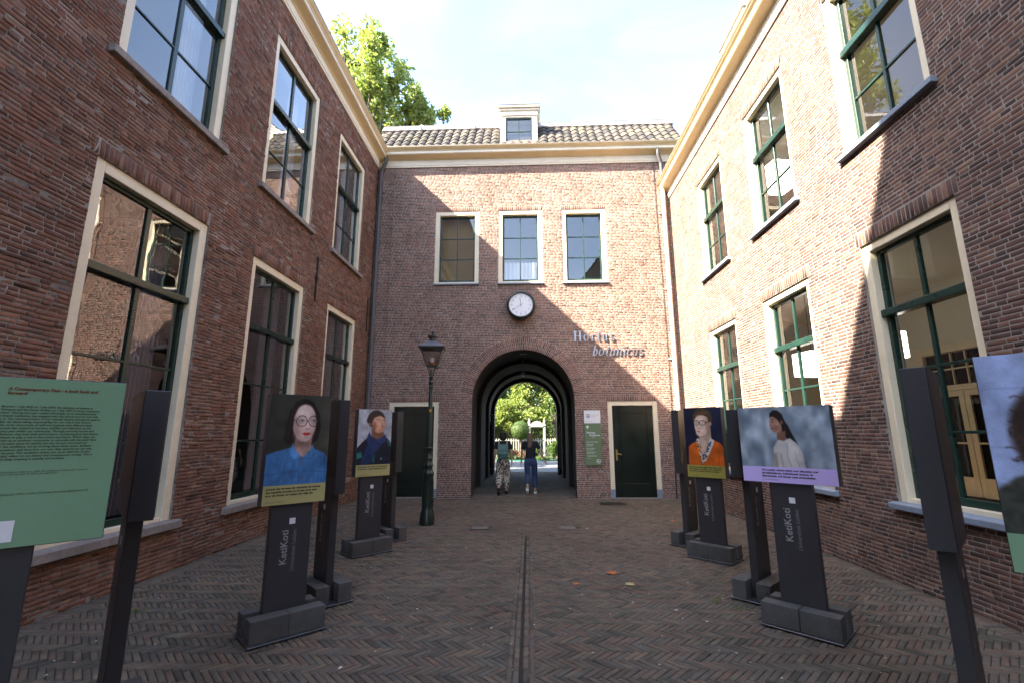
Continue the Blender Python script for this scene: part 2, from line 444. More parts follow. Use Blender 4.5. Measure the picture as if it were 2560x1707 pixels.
CELL_F = np.array([(0, 1, 5, 4), (1, 2, 6, 5), (2, 3, 7, 6), (3, 0, 4, 7), (4, 5, 9, 8), (5, 6, 10, 9), (6, 7, 11, 10), (7, 4, 8, 11), (8, 9, 10, 11)])
def brick_cells(ha, hb, ch, out, jit=None):
    """12 verts of a chamfered brick: plane coords (a,b), third axis outward"""
    n = len(ha)
    sx = np.array([-1, 1, 1, -1]); sz = np.array([-1, -1, 1, 1])
    V = np.zeros((n, 12, 3))
    for ring, (ins, dep) in enumerate(((0.0, -0.02), (0.0, None), (ch, 'top'))):
        V[:, ring * 4:ring * 4 + 4, 0] = (ha[:, None] - ins) * sx
        V[:, ring * 4:ring * 4 + 4, 1] = (hb[:, None] - ins) * sz
        d = np.full(n, -0.02) if ring == 0 else (out - ch if ring == 1 else out)
        V[:, ring * 4:ring * 4 + 4, 2] = d[:, None]
    if jit is not None:
        V[:, 4:, :] += jit
    return V

def lay(parent, basis, recs, mat, name, seed, ch=0.003, jitter=0.0012, outvar=0.0025, cap=300, tilt=0.01):
    """recs rows: a, b, ha, hb, theta ; basis = (origin, A, B, N) in parent's local axes; parent world matrix known.
    The largest-showing `cap` bricks become objects of their own, the rest one mesh."""
    r = np.array(recs, float)
    g = np.random.default_rng(seed)
    n = len(r)
    O, A, B, N = [np.array(x, float) for x in basis]
    W = np.array(parent['wm']).reshape(4, 4)
    out = g.normal(0, outvar, n).clip(-2.2 * outvar, 2.2 * outvar)
    if r.shape[1] > 5: out = out + r[:, 5]
    th = r[:, 4] + g.normal(0, tilt, n) * np.minimum(1, 0.03 / np.maximum(r[:, 2], 0.02))
    cen = O + r[:, :1] * A + r[:, 1:2] * B
    cw = cen @ W[:3, :3].T + W[:3, 3]
    Aw = W[:3, :3] @ A; Bw = W[:3, :3] @ B
    p0, z = project(cw)
    e = 0.01
    pa, _ = project(cw + Aw * e); pb, _ = project(cw + Bw * e)
    ja = (pa - p0) / e; jb = (pb - p0) / e
    area = np.abs(ja[:, 0] * jb[:, 1] - ja[:, 1] * jb[:, 0]) * 4 * r[:, 2] * r[:, 3]
    vis = (z > 0.3) & (p0[:, 0] > 5) & (p0[:, 0] < 2555) & (p0[:, 1] > 5) & (p0[:, 1] < 1702)
    area = np.where(vis & np.isfinite(area), area, 0)
    order = np.argsort(-area)
    own = order[:cap][area[order[:cap]] > 0]
    rest = np.setdiff1d(np.arange(n), own)
    c, s = np.cos(th), np.sin(th)
    # joined mesh
    k = rest
    V = brick_cells(r[k, 2], r[k, 3], ch, out[k], g.normal(0, jitter, (len(k), 8, 3)))
    a = V[:, :, 0] * c[k, None] - V[:, :, 1] * s[k, None]
    b = V[:, :, 0] * s[k, None] + V[:, :, 1] * c[k, None]
    P = cen[k][:, None, :] + a[..., None] * A + b[..., None] * B + V[:, :, 2:3] * N
    Fq = (CELL_F[None] + (np.arange(len(k)) * 12)[:, None, None]).reshape(-1, 4)
    if np.dot(np.cross(A, B), N) < 0: Fq = Fq[:, ::-1]
    me = np_mesh(name + '_rest', P.reshape(-1, 3), Fq, np.repeat(g.random(len(k)), 9))
    o = link(name + '_field', me, mat, parent); o['kind'] = 'stuff'
    # own objects
    cache = {}
    for i in own:
        ha, hb = round(r[i, 2], 3), round(r[i, 3], 3)
        vari = int(g.integers(0, 4))
        key = (ha, hb, vari)
        if key not in cache:
            v = brick_cells(np.array([ha]), np.array([hb]), ch, np.array([0.0]), g.normal(0, jitter, (1, 8, 3)))[0]
            f = CELL_F if np.dot(np.cross(A, B), N) > 0 else CELL_F[:, ::-1]
            m_ = np_mesh(name, v, f); m_.materials.append(mat); cache[key] = m_
        Mx = Matrix(((*(A * c[i] + B * s[i]), 0), (*(-A * s[i] + B * c[i]), 0), (*N, 0), (0, 0, 0, 1))).transposed()
        pos = cen[i] + N * out[i]
        Mx[0][3], Mx[1][3], Mx[2][3] = pos
        link(name, cache[key], None, parent, Mx)

def course_bricks(u0, u1, z0, z1, blocked, ST=0.176, HD=0.086, J=0.0092, seed=1):
    """Flemish-like bond. blocked(zm) -> list of (a,b) intervals without wall bricks"""
    g = np.random.default_rng(seed)
    recs = []
    nrow = int(round((z1 - z0) / CO))
    hb = (CO - J) / 2
    for k in range(nrow):
        zm = z0 + (k + 0.5) * CO
        iv = [(u0, u1)]
        for (a, b) in blocked(zm):
            nx = []
            for (p, q) in iv:
                if b <= p or a >= q: nx.append((p, q)); continue
                if a > p: nx.append((p, a))
                if b < q: nx.append((b, q))
            iv = nx
        u = u0 - 0.3 + (0.5 * (ST + HD) * (k % 2)) + g.uniform(-0.012, 0.012) + 0.03 * ((k // 2) % 3)
        i = k % 2
        lens = []
        while u < u1:
            if g.random() < 0.10: L = HD if g.random() < 0.6 else ST
            else: L = ST if i % 2 == 0 else HD
            i += 1
            L *= g.uniform(0.96, 1.04)
            lens.append((u, u + L)); u += L + J
        for (p, q) in iv:
            for (a, b) in lens:
                a2, b2 = max(a, p + 0.001), min(b, q - 0.001)
                if b2 - a2 > 0.022:
                    recs.append(((a2 + b2) / 2, zm, (b2 - a2) / 2, hb * g.uniform(0.94, 1.03), 0.0))
    return recs

def soldiers(u0, u1, z0, h, w=0.046, J=0.009):
    n = max(2, int(round((u1 - u0) / (w + J))))
    s = (u1 - u0) / n
    return [(u0 + (i + 0.5) * s, z0 + h / 2, (s - J) / 2, h / 2 - 0.003, 0.0) for i in range(n)]

def wall_sheet(mb, us, zs, holes, y, flip=False):
    us = sorted(set(us)); zs = sorted(set(zs))
    for i in range(len(us) - 1):
        for j in range(len(zs) - 1):
            um, zm = (us[i] + us[i + 1]) / 2, (zs[j] + zs[j + 1]) / 2
            if any(a < um < b and c < zm < d for (a, b, c, d) in holes): continue
            mb.quad((us[i], y, zs[j]), (us[i + 1], y, zs[j]), (us[i + 1], y, zs[j + 1]), (us[i], y, zs[j + 1]))
    return mb

def building(name, loc, rz, label, cat='building'):
    b = empty(name, loc, rz, label, cat)
    return b
def wm(o, loc, rz):
    m = Matrix.Translation(loc) @ Matrix.Rotation(rz, 4, 'Z')
    o['wm'] = [x for row in m for x in row]

def window(parent, u0, u1, z0, z1, bars, transom, cols=2, fw=0.11, sashm='green', glassm='glass_left', sillm='stone', sill=(0.10, 0.085, 0.09), mid=0.05, rec=0.03, bar=0.028, mbar=None, seed=0):
    """window part (cream casing) with sash, bars, panes and sill as sub-parts.  bars: z of thin bars; transom: z or None"""
    g = random.Random(seed)
    m = MB()
    y0, y1 = rec, 0.22
    m.box(u0, u0 + fw, y0, y1, z0, z1); m.box(u1 - fw, u1, y0, y1, z0, z1)
    m.box(u0 + fw, u1 - fw, y0, y1, z1 - fw, z1); m.box(u0 + fw, u1 - fw, y0 + 0.02, y1, z0, z0 + 0.05)
    w = m.build('window', M['cream'], parent, bevel=0.005)
    a0, a1, b0, b1 = u0 + fw, u1 - fw, z0 + 0.05, z1 - fw
    sw = 0.05
    s = MB()
    s.box(a0, a0 + sw, 0.11, 0.165, b0, b1); s.box(a1 - sw, a1, 0.11, 0.165, b0, b1)
    s.box(a0 + sw, a1 - sw, 0.11, 0.165, b1 - sw, b1); s.box(a0 + sw, a1 - sw, 0.11, 0.165, b0, b0 + 0.075)
    s.build('sash', M[sashm], w, bevel=0.003)
    zs = [b0 + 0.075] ; ze = b1 - sw
    edges = []
    if transom is not None:
        t = MB(); t.box(a0 - 0.01, a1 + 0.01, 0.055, 0.175, transom - 0.05, transom + 0.035)
        t.build('transom', M[sashm], w, bevel=0.012, seg=2)
        edges.append((transom - 0.05, transom + 0.035))
    for zb in bars:
        t = MB(); t.box(a0 + sw, a1 - sw, 0.122, 0.155, zb - bar / 2, zb + bar / 2)
        t.build('glazing_bar', M[sashm], w, bevel=0.003)
        edges.append((zb - bar / 2, zb + bar / 2))
    edges.sort()
    rows = []; z = b0 + 0.075
    for (p, q) in edges:
        rows.append((z, p)); z = q
    rows.append((z, ze))
    # vertical bars run between transom and edges
    segs = [(b0 + 0.075, ze)] if transom is None else [(b0 + 0.075, transom - 0.05), (transom + 0.035, ze)]
    W_ = (a1 - sw) - (a0 + sw)
    mw = mid
    for k in range(1, cols):
        uc = a0 + sw + W_ * k / cols
        for (p, q) in segs:
            t = MB(); t.box(uc - mw / 2, uc + mw / 2, 0.118, 0.158, p, q)
            t.build('glazing_bar', M[sashm], w, bevel=0.004)
    for (p, q) in rows:
        for k in range(cols):
            ua = a0 + sw + W_ * k / cols + (mw / 2 if k else 0); ub = a0 + sw + W_ * (k + 1) / cols - (mw / 2 if k < cols - 1 else 0)
            dx, dz = g.uniform(-1, 1) * 0.0035, g.uniform(-1, 1) * 0.0035
            hw, hz = (ub - ua) / 2, (q - p) / 2
            pm = MB(); yc = 0.14
            pm.quad((ua, yc - hw * dx - hz * dz, p), (ub, yc + hw * dx - hz * dz, p), (ub, yc + hw * dx + hz * dz, q), (ua, yc - hw * dx + hz * dz, q))
            pm.build('pane', M[glassm], w)
    if sill:
        over, proj, th = sill
        t = MB(); t.extrude_u([(0.2, z0 - th), (-proj, z0 - th), (-proj, z0 - 0.012), (0.03, z0 + 0.004), (0.2, z0 + 0.004)], u0 - over, u1 + over)
        t.build('sill', M[sillm], w, bevel=0.006)
    return w

CORN = [(0.30, 0.0), (-0.035, 0.0), (-0.035, 0.045), (-0.045, 0.05), (-0.045, 0.21)]
def cornice(parent, u0, u1, zb, h=0.48, proj=0.33):
    """fascia, coved soffit, gutter front and crown as parts of one cornice"""
    k = h / 0.49
    c = MB(); c.extrude_u([(0.25, zb), (-0.03, zb), (-0.03, zb + .045 * k), (-0.045, zb + .05 * k), (-0.045, zb + .21 * k), (0.25, zb + .21 * k)], u0, u1)
    co = c.build('cornice', M['cornice_white'], parent, bevel=0.003)
    s = MB(); s.extrude_u([(0.25, zb + .212 * k), (-0.055, zb + .212 * k), (-0.075, zb + .235 * k), (-0.11, zb + .25 * k), (-proj * .70, zb + .285 * k), (-proj * .70, zb + .30 * k), (0.25, zb + .30 * k)], u0, u1)
    s.build('soffit_moulding', M['cornice_shaded'], co)
    g = MB(); g.extrude_u([(0.25, zb + .302 * k), (-proj * .74, zb + .302 * k), (-proj * .74, zb + .375 * k), (0.25, zb + .375 * k)], u0, u1)
    g.build('gutter_front', M['cornice_white'], co, bevel=0.003)
    t = MB(); t.extrude_u([(0.25, zb + .377 * k), (-proj * .77, zb + .377 * k), (-proj * .80, zb + .40 * k), (-proj * .90, zb + .425 * k), (-proj * .97, zb + .455 * k), (-proj, zb + .462 * k), (-proj, zb + .47 * k), (0.25, zb + .47 * k)], u0, u1)
    t.build('crown_moulding', M['cornice_shaded'], co)
    l = MB(); l.extrude_u([(0.25, zb + .472 * k), (-proj * 1.01, zb + .472 * k), (-proj * 1.01, zb + .49 * k), (0.25, zb + .49 * k)], u0, u1)
    l.build('gutter_edge', M['zinc'], co)
    return co

def side_building(name, x, rz, ysgn, label, wins, frame, zl, zu, ztop, mb, mm, sashm, glassm, sillm, sill, fw, ST, HD, jit, ch, roomw, seed, mid, soldier_h, jrec, outv):
    b = building(name, (x, 0, 0), rz, label)
    U = (lambda y: y) if ysgn > 0 else (lambda y: -y)
    Y0, Y1 = -3.0, YF + 0.02
    ua, ub = sorted((U(Y0), U(Y1)))
    zl = (snap(zl[0]), snap(zl[1])); zu = (snap(zu[0]), snap(zu[1])); nz = int(ztop / CO) + 1
    holes = []
    for (a, c) in wins:
        p, q = sorted((U(a), U(c)))
        holes += [(p, q, *zl), (p, q, *zu)]
    us = [ua, ub] + [h for H in holes for h in H[:2]]; zs = [0 - 0.1, nz * CO] + [h for H in holes for h in H[2:]]
    w = MB()
    wall_sheet(w, us, zs, holes, jrec)
    wall_sheet(w, us, zs, holes, 0.32)
    for (p, q, c, d) in holes:
        w.quad((p, jrec, c), (p, .32, c), (p, .32, d), (p, .007, d)); w.quad((q, .007, c), (q, .32, c), (q, .32, d), (q, .007, d))
        w.quad((p, .007, d), (q, .007, d), (q, .32, d), (p, .32, d)); w.quad((p, .007, c), (q, .007, c), (q, .32, c), (p, .32, c))
    wl_ = w.build('wall', mm, b)
    wm(wl_, (x, 0, 0), rz)
    # bricks
    ext = 0.05
    blocked_r = [(p - 0.002, q + 0.002, c, d) for (p, q, c, d) in holes] + [(p - ext, q + ext, d, d + soldier_h) for (p, q, c, d) in holes]
    def blocked(zm): return [(a, c2) for (a, c2, e, f) in blocked_r if e < zm < f]
    vis0, vis1 = sorted((U(0.2), U(Y1 - 0.03)))
    recs = course_bricks(vis0, vis1, 0.0, nz * CO, blocked, ST, HD, seed=seed)
    for (p, q, c, d) in holes: recs += soldiers(p - ext, q + ext, d, soldier_h)
    lay(wl_, ((0, 0, 0), (1, 0, 0), (0, 0, 1), (0, -1, 0)), recs, mb, 'brick', seed + 5, ch, jit, outv)
    k = 0
    for (a, c) in wins:
        p, q = sorted((U(a), U(c)))
        for fl, (z0, z1) in enumerate((zl, zu)):
            tr, bars = frame[fl]
            window(b, p, q, z0, z1, bars, tr, 2, fw, sashm, glassm, sillm, sill, mid, seed=seed * 10 + k); k += 1
    lo, hi = sorted((U(Y0), U(YF - 0.01)))
    cornice(b, lo, hi, ztop)
    return b, U

# ------------------------------------------------------------------ LEFT BUILDING
LW = [(4.06, 5.72), (6.75, 8.44), (9.48, 11.13)]
bl, UL = side_building('brick_building', XL, R(90), 1, 'shaded dark brown brick building with tall cream framed windows and stone sills', LW,
    [(3.28, [2.38, 1.50]), (7.28, [6.39])], (0.59, 4.36), (5.60, 8.50), 9.14, M['brick_left'], M['mortar_left'], 'green', 'glass_left', 'stone', (0.10, 0.07, 0.10), 0.125, 0.182, 0.086, 0.0024, 0.005, 4, 3, 0.065, 0.175, 0.006, 0.0025)
# ------------------------------------------------------------------ RIGHT BUILDING
RW = [(4.13, 5.40), (6.46, 7.78), (8.83, 10.17)]
brr, UR = side_building('brick_building', XR, R(-90), -1, 'sunlit brick building with green sash windows and blue grey sills', RW,
    [(2.93, [2.26, 1.60]), (6.36, [5.68])], (0.86, 3.79), (5.02, 7.30), 8.04, M['brick_right'], M['mortar_right'], 'green_right', 'glass_right', 'sill_blue', (0.07, 0.07, 0.075), 0.10, 0.168, 0.083, 0.0005, 0.002, 4, 4, 0.04, 0.165, 0.0022, 0.0006)

# wall anchors on the left building
for (y, z0, z1) in ((8.845, 4.23, 5.15), (11.83, 4.25, 5.14)):
    a = MB(); a.box(y - .016, y + .016, -0.032, -0.006, z0, z1); a.box(y - .03, y + .03, -0.045, -0.005, (z0 + z1) / 2 - .03, (z0 + z1) / 2 + .03)
    a.build('wall_anchor', M['iron'], bl, bevel=0.004)

# interiors of the side buildings (seen through the panes)
def room(parent, u0, u1, z0, z1, y0, y1, wallm, floorm, ceilm):
    m = MB(); m.quad((u0, y1, z0), (u1, y1, z0), (u1, y1, z1), (u0, y1, z1)); m.quad((u0, y0, z0), (u0, y1, z0), (u0, y1, z1), (u0, y0, z1)); m.quad((u1, y0, z0), (u1, y1, z0), (u1, y1, z1), (u1, y0, z1))
    m.build('room_wall', wallm, parent)
    f = MB(); f.box(u0, u1, y0, y1, z0 - .05, z0); f.build('room_floor', floorm, parent)
    c = MB(); c.box(u0, u1, y0, y1, z1, z1 + .05); c.build('room_ceiling', ceilm, parent)
for (a, b_) in ((1.6, 6.2), (6.25, 8.95), (9.0, 12.0)):
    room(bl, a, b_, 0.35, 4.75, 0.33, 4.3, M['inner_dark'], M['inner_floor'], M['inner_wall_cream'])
    room(bl, a, b_, 5.2, 9.0, 0.33, 4.3, M['inner_wall_cream'], M['inner_floor'], M['inner_wall_cream'])
for (a, b_) in ((1.6, 12.0),):
    room(brr, -b_, -a, 0.5, 4.3, 0.33, 3.6, M['inner_wall_cream'], M['inner_floor'], M['inner_wall_cream'])
    room(brr, -b_, -a, 4.6, 7.8, 0.33, 3.6, M['inner_wall_cream'], M['inner_floor'], M['inner_wall_cream'])
# curtains inside the left windows
def curtain(parent, u0, u1, z0, z1, y, mat, n=7, name='curtain'):
    k = n * 6; vs = []; fs = []
    for i in range(k + 1):
        u = u0 + (u1 - u0) * i / k; yy = y + 0.035 * math.sin(i / k * n * 2 * math.pi)
        vs += [(u, yy, z0), (u, yy, z1)]
    fs = [(2 * i, 2 * i + 2, 2 * i + 3, 2 * i + 1) for i in range(k)]
    return MB().add(vs, fs).build(name, mat, parent, smooth=True)
for (a, c) in LW:
    curtain(bl, c - 0.62, c - 0.15, 0.7, 4.3, 0.42, M['curtain'])
    curtain(bl, a + 0.14, a + 0.34, 0.7, 4.3, 0.42, M['curtain'], 3)
    curtain(bl, c - 0.5, c - 0.14, 5.7, 8.4, 0.42, M['white'], 6)

# ------------------------------------------------------------------ CENTRE BUILDING with the arched passage
AX, AR, AZ, AO = -0.163, 1.34, 2.44, 1.67     # arch centre x, radius, spring height, outer radius
YE = 20.3
bc = building('gatehouse', (0, YF, 0), 0, 'red brick gatehouse with arched passage, three windows and tiled roof')
FW = [(-2.605, -1.368), (-0.825, 0.405), (0.957, 2.175)]
FZ = (snap(5.64), snap(7.80))
DOORS = [(-3.68, -2.38), (2.02, 3.295)]
DZ = snap(2.42)
NZF = int(9.18 / CO) + 1
holes = [(a, b_, *FZ) for (a, b_) in FW] + [(a, b_, -0.1, DZ) for (a, b_) in DOORS] + [(AX - AO, AX + AO, -0.1, AZ + AO)]
us = [XL, XR] + [h for H in holes for h in H[:2]]; zs = [-0.1, NZF * CO] + [h for H in holes for h in H[2:]]
w = MB()
wall_sheet(w, us, zs, holes, 0.0022)
NA = 48
arc = [(AX + AR * math.cos(math.pi * i / NA), AZ + AR * math.sin(math.pi * i / NA)) for i in range(NA + 1)]
oarc = [(AX + AO * math.cos(math.pi * i / NA), AZ + AO) for i in range(NA + 1)]
for i in range(NA):
    w.quad((arc[i][0], .0022, arc[i][1]), (oarc[i][0], .0022, oarc[i][1]), (oarc[i + 1][0], .0022, oarc[i + 1][1]), (arc[i + 1][0], .0022, arc[i + 1][1]))
w.add([(AX + AR, .0022, AZ), (AX + AO, .0022, AZ), (AX + AO, .0022, AZ + AO)], [(0, 1, 2)]); w.add([(AX - AR, .0022, AZ), (AX - AO, .0022, AZ), (AX - AO, .0022, AZ + AO)], [(0, 1, 2)])
w.quad((AX - AO, .0022, -.1), (AX - AR, .0022, -.1), (AX - AR, .0022, AZ), (AX - AO, .0022, AZ)); w.quad((AX + AR, .0022, -.1), (AX + AO, .0022, -.1), (AX + AO, .0022, AZ), (AX + AR, .0022, AZ))
for (p, q, c, d) in holes[:5]:
    w.quad((p, .0022, c), (p, .32, c), (p, .32, d), (p, .0022, d)); w.quad((q, .0022, c), (q, .32, c), (q, .32, d), (q, .0022, d))
    w.quad((p, .0022, d), (q, .0022, d), (q, .32, d), (p, .32, d)); w.quad((p, .0022, c), (q, .0022, c), (q, .32, c), (p, .32, c))
wc = w.build('wall', M['mortar_face'], bc)
wm(wc, (0, YF, 0), 0)
SH = 0.135
def fblock(zm):
    r = [(a - .002, b_ + .002) for (a, b_) in FW if FZ[0] < zm < FZ[1]] + [(a - .02, b_ + .02) for (a, b_) in FW if FZ[1] < zm < FZ[1] + SH]
    r += [(a - .002, b_ + .002) for (a, b_) in DOORS if zm < DZ] + [(a - .03, b_ + .03) for (a, b_) in DOORS if DZ < zm < DZ + SH]
    zlow = AZ + 0.22
    if zm < zlow: r.append((AX - AR, AX + AR)) if zm < AZ else r.append((AX - math.sqrt(AR**2 - (zm - AZ)**2), AX + math.sqrt(AR**2 - (zm - AZ)**2)))
    if zlow <= zm < AZ + AO:
        hw = math.sqrt(max(AO**2 - (zm - AZ)**2, 0)); r.append((AX - hw, AX + hw))
    return r
recs = course_bricks(XL + 0.02, XR - 0.02, 0.0, NZF * CO, fblock, 0.18, 0.086, 0.0105, seed=21)
for (a, b_) in FW: recs += soldiers(a - .02, b_ + .02, FZ[1], SH)
for (a, b_) in DOORS: recs += soldiers(a - .03, b_ + .03, DZ, SH)
nv = 88; f0 = math.asin(0.20 / 1.5)
for i in range(nv):
    ph = f0 + (math.pi - 2 * f0) * (i + 0.5) / nv
    parts = ((AR, AR + 0.20), (AR + 0.208, AO - 0.004)) if i % 2 else ((AR, AR + 0.115), (AR + 0.123, AO - 0.004))
    for (ra, rb) in parts:
        rm = (ra + rb) / 2
        recs.append((AX + rm * math.cos(ph), AZ + rm * math.sin(ph), (rb - ra) / 2, (rm * (math.pi - 2 * f0) / nv - 0.009) / 2, ph))
lay(wc, ((0, 0, 0), (1, 0, 0), (0, 0, 1), (0, -1, 0)), recs, M['brick_face'], 'brick', 31, 0.002, 0.0005, 0.0006)

fb = [FZ[0] + 0.125 + (FZ[1] - .11 - .05 - FZ[0] - .125) * k / 3 for k in (1, 2)]
for i, (a, b_) in enumerate(FW):
    window(bc, a, b_, *FZ, fb, None, 2, 0.115, 'green_right', 'glass_face', 'sill_blue', (0.02, 0.05, 0.05), 0.03, 0.012, 0.026, seed=90 + i)
room(bc, XL + .1, XR - .1, 4.9, 9.0, 0.33, 3.4, M['inner_wall_cream'], M['inner_floor'], M['inner_wall_cream'])
bm_ = MB(); bm_.box(FW[0][0] + .1, FW[0][1] - .1, .36, .37, FZ[0] + .05, FZ[1] - .05); bm_.build('mirrored_wall_sheet', M['mirrored_tan'], bc)  # added tan sheet standing in for a brown wall mirrored in the pane
curtain(bc, FW[1][0] + .1, FW[1][1] - .1, FZ[0] + .02, FZ[0] + .72, 0.40, M['white'], 9)

# doors
def door(parent, a, b_, hinge):
    fr = 0.115
    d = MB()
    d.box(a, a + fr, .015, .22, .22, DZ); d.box(b_ - fr, b_, .015, .22, .22, DZ); d.box(a + fr, b_ - fr, .015, .22, DZ - fr, DZ)
    dd = d.build('door', M['cream'], parent, bevel=.006)
    for xa in (a, b_ - fr):
        MB().box(xa - .003, xa + fr + .003, .008, .22, 0.0, .217).build('plinth_block', M['sill_blue'], dd, bevel=.005)
    l0, l1, t = a + fr + .004, b_ - fr - .004, DZ - fr - .004
    lf = MB(); y = .09
    lf.box(l0, l1, y, y + .05, .02, t)
    st = .15
    lf.box(l0, l0 + st, y - .018, y - .001, .02, t); lf.box(l1 - st, l1, y - .018, y - .001, .02, t)
    lf.box(l0 + st + .001, l1 - st - .001, y - .018, y - .001, t - .17, t); lf.box(l0 + st + .001, l1 - st - .001, y - .018, y - .001, .02, .36)
    lf.build('door_leaf', M['door_green'], dd, bevel=.004)
    pn = MB(); pn.box(l0 + st + .045, l1 - st - .045, y - .016, y - .002, .405, t - .215); pn.build('door_panel', M['door_green'], dd, bevel=.007)
    th = MB(); th.box(l0 - .004, l1 + .004, .0, .2, -.02, .018); th.build('threshold', M['stone'], dd, bevel=.004)
    s = 1 if hinge > 0 else -1
    hx = l0 + .075 if hinge > 0 else l1 - .075
    h = MB(); h.box(hx - .021, hx + .021, y - .027, y - .019, .92, 1.19); h.tube([(hx, y - .025, 1.09), (hx, y - .07, 1.09), (hx + s * .02, y - .078, 1.088), (hx + s * .115, y - .074, 1.066)], .0095, 8)
    h.build('door_handle', M['brass'], dd, smooth=True)
    return dd
door(bc, *DOORS[1], 1)
door(bc, *DOORS[0], -1)

cornice(bc, XL + 0.0, XR + 0.3, 9.18, 0.50)
# drain pipes, brackets, cables
def pipe(parent, pts, r, mat, zs, bx, name='drainpipe'):
    p = MB().tube(pts, r, 12).build(name, mat, parent, smooth=True)
    for z in zs:
        k = MB(); k.lathe([(r + .002, z - .02), (r + .008, z - .02), (r + .008, z + .02), (r + .002, z + .02)], 12, (pts[-1][0], pts[-1][1]), cap=False); k.box(bx, bx + .07 if bx > pts[-1][0] else bx - .07, -.03, .0, z - .012, z + .012)
        k.build('bracket', mat, p)
    return p
pipe(bc, [(-4.08, -.16, 9.50), (-4.08, -.16, 9.36), (-4.10, -.15, 9.26), (-4.19, -.10, 9.12), (-4.225, -.085, 9.02), (-4.225, -.085, 8.5), (-4.225, -.085, .0)], .052, M['pipe_dark'], (8.4, 6.3, 4.2, 2.2), -4.17)
pipe(bc, [(3.70, -.20, 9.50), (3.70, -.2, 9.3), (3.78, -.12, 9.16), (3.80, -.09, 9.05), (3.80, -.085, 8.45), (3.80, -.085, 8.35)], .05, M['pipe_dark'], (), 3.8)
pipe(bc, [(3.80, -.085, 8.36), (3.80, -.085, .55)], .056, M['pipe_cream'], (7.6, 5.4, 3.5, 1.6), 3.73)
pipe(bc, [(3.80, -.085, .56), (3.80, -.085, .0)], .062, M['iron'], (), 3.73, 'pipe_shoe')
def cable(pts, r=.006, n=14, mat='iron'):
    c = MB(); c.tube(pts, r, 6)
    for i in range(n):
        t = (i + .5) / n; j = min(int(t * (len(pts) - 1)), len(pts) - 2); f_ = t * (len(pts) - 1) - j
        p = [pts[j][k] * (1 - f_) + pts[j + 1][k] * f_ for k in range(3)]
        c.box(p[0] - .012, p[0] + .012, -.014, -.002, p[2] - .01, p[2] + .01)
    return c.build('cable', M[mat], bc)
cable([(3.60, -.012, 9.2), (3.61, -.012, 7.2), (3.645, -.012, 5.2), (3.655, -.012, 3.6), (3.655, -.012, 2.1)])
cable([(3.655, -.016, 2.15), (3.64, -.016, 1.0), (3.63, -.016, .0)], .013, 3)
cable([(-3.86, -.010, 9.2), (-3.87, -.010, 6.0), (-3.88, -.010, 3.2)], .004, 6)

# roof: pantile slope, lead top, dormer
RY0, RZ0, RY1, RZ1 = -0.14, 9.66, 1.10, 11.22      # depth / height of eave and top of the tiled slope
rm_ = MB(); rm_.quad((XL - .3, RY0, RZ0 - .03), (XR + .6, RY0, RZ0 - .03), (XR + .6, RY1, RZ1 - .03), (XL - .3, RY1, RZ1 - .03))
rm_.quad((XL - .3, RY1, RZ1 - .03), (XR + .6, RY1, RZ1 - .03), (XR + .6, 4.2, 12.0), (XL - .3, 4.2, 12.0)); rm_.quad((XL - .3, 4.2, 12.0), (XR + .6, 4.2, 12.0), (XR + .6, 8.3, 9.3), (XL - .3, 8.3, 9.3))
roof = rm_.build('roof', M['inner_dark'], bc)
t_ = brick_mat('pantile', [(0, (0.020, 0.020, 0.021)), (0.3, (0.034, 0.032, 0.032)), (0.6, (0.052, 0.047, 0.043)), (0.85, (0.075, 0.067, 0.055)), (1, (0.105, 0.092, 0.07))], 0.5, moss=(0.10, 0.10, 0.045), rough=0.7)
sl_ = Vector((0, RY1 - RY0, RZ1 - RZ0)); SLN = sl_.length; sl_.normalize(); nn = Vector((0, -sl_.z, sl_.y))
TWD, TLN, NC, NR = 0.243, 0.335, 37, 6
def tile_mesh():
    m = MB(); prof = []
    for i in range(9):
        t = i / 8
        prof.append((t * (TWD + .02) - TWD / 2, 0.030 * math.cos(t * 2 * math.pi * 0.86 + 2.6) + 0.022))
    for L0, L1, e0, e1 in ((0, TLN + .05, .028, .004),):
        vs = []; 
        for (x, hgt) in prof: vs += [(x, L0, hgt + e0), (x, L1, hgt + e1), (x, L0, hgt + e0 - .018)]
        fs = []
        for i in range(8):
            a = i * 3; b_ = a + 3
            fs += [(a, b_, b_ + 1, a + 1), (a + 2, b_ + 2, b_, a)]
        m.add(vs, fs)
    return m.mesh('roof_tile', smooth=True)
tme = tile_mesh(); tme.materials.append(t_)
for j in range(NR):
    for i in range(NC):
        u = XL - .2 + (i + .5) * TWD
        if -0.86 < u < 0.40 and j > 0: continue
        s0 = 0.05 + j * TLN * 0.96
        p = Vector((u, RY0, RZ0)) + sl_ * s0 + nn * (0.004 + random.uniform(0, .006))
        Mx = Matrix(((1, sl_.x, nn.x, p.x), (0, sl_.y, nn.y, p.y), (0, sl_.z, nn.z, p.z), (0, 0, 0, 1)))
        link('roof_tile', tme, None, roof, Mx @ Matrix.Rotation(random.uniform(-.012, .012), 4, 'Z'))
ld = MB(); k0 = 2.02
a_ = Vector((0, RY0, RZ0)) + sl_ * (SLN - .24) + nn * .085; b2 = Vector((0, RY0, RZ0)) + sl_ * (SLN + .06) + nn * .085
ld.extrude_u([(a_.y, a_.z), (b2.y, b2.z), (b2.y + .5, b2.z + .12), (b2.y + .5, b2.z - .1), (a_.y + .1, a_.z - .06)], XL - .3, XR + .6)
ld.build('ridge_lead', M['lead'], roof, bevel=.01)
rl = MB(); rl.tube([(XL - .3, b2.y + .05, b2.z + .035), (XR + .6, b2.y + .05, b2.z + .035)], .03, 8); rl.build('ridge_roll', M['pipe_dark'], roof)
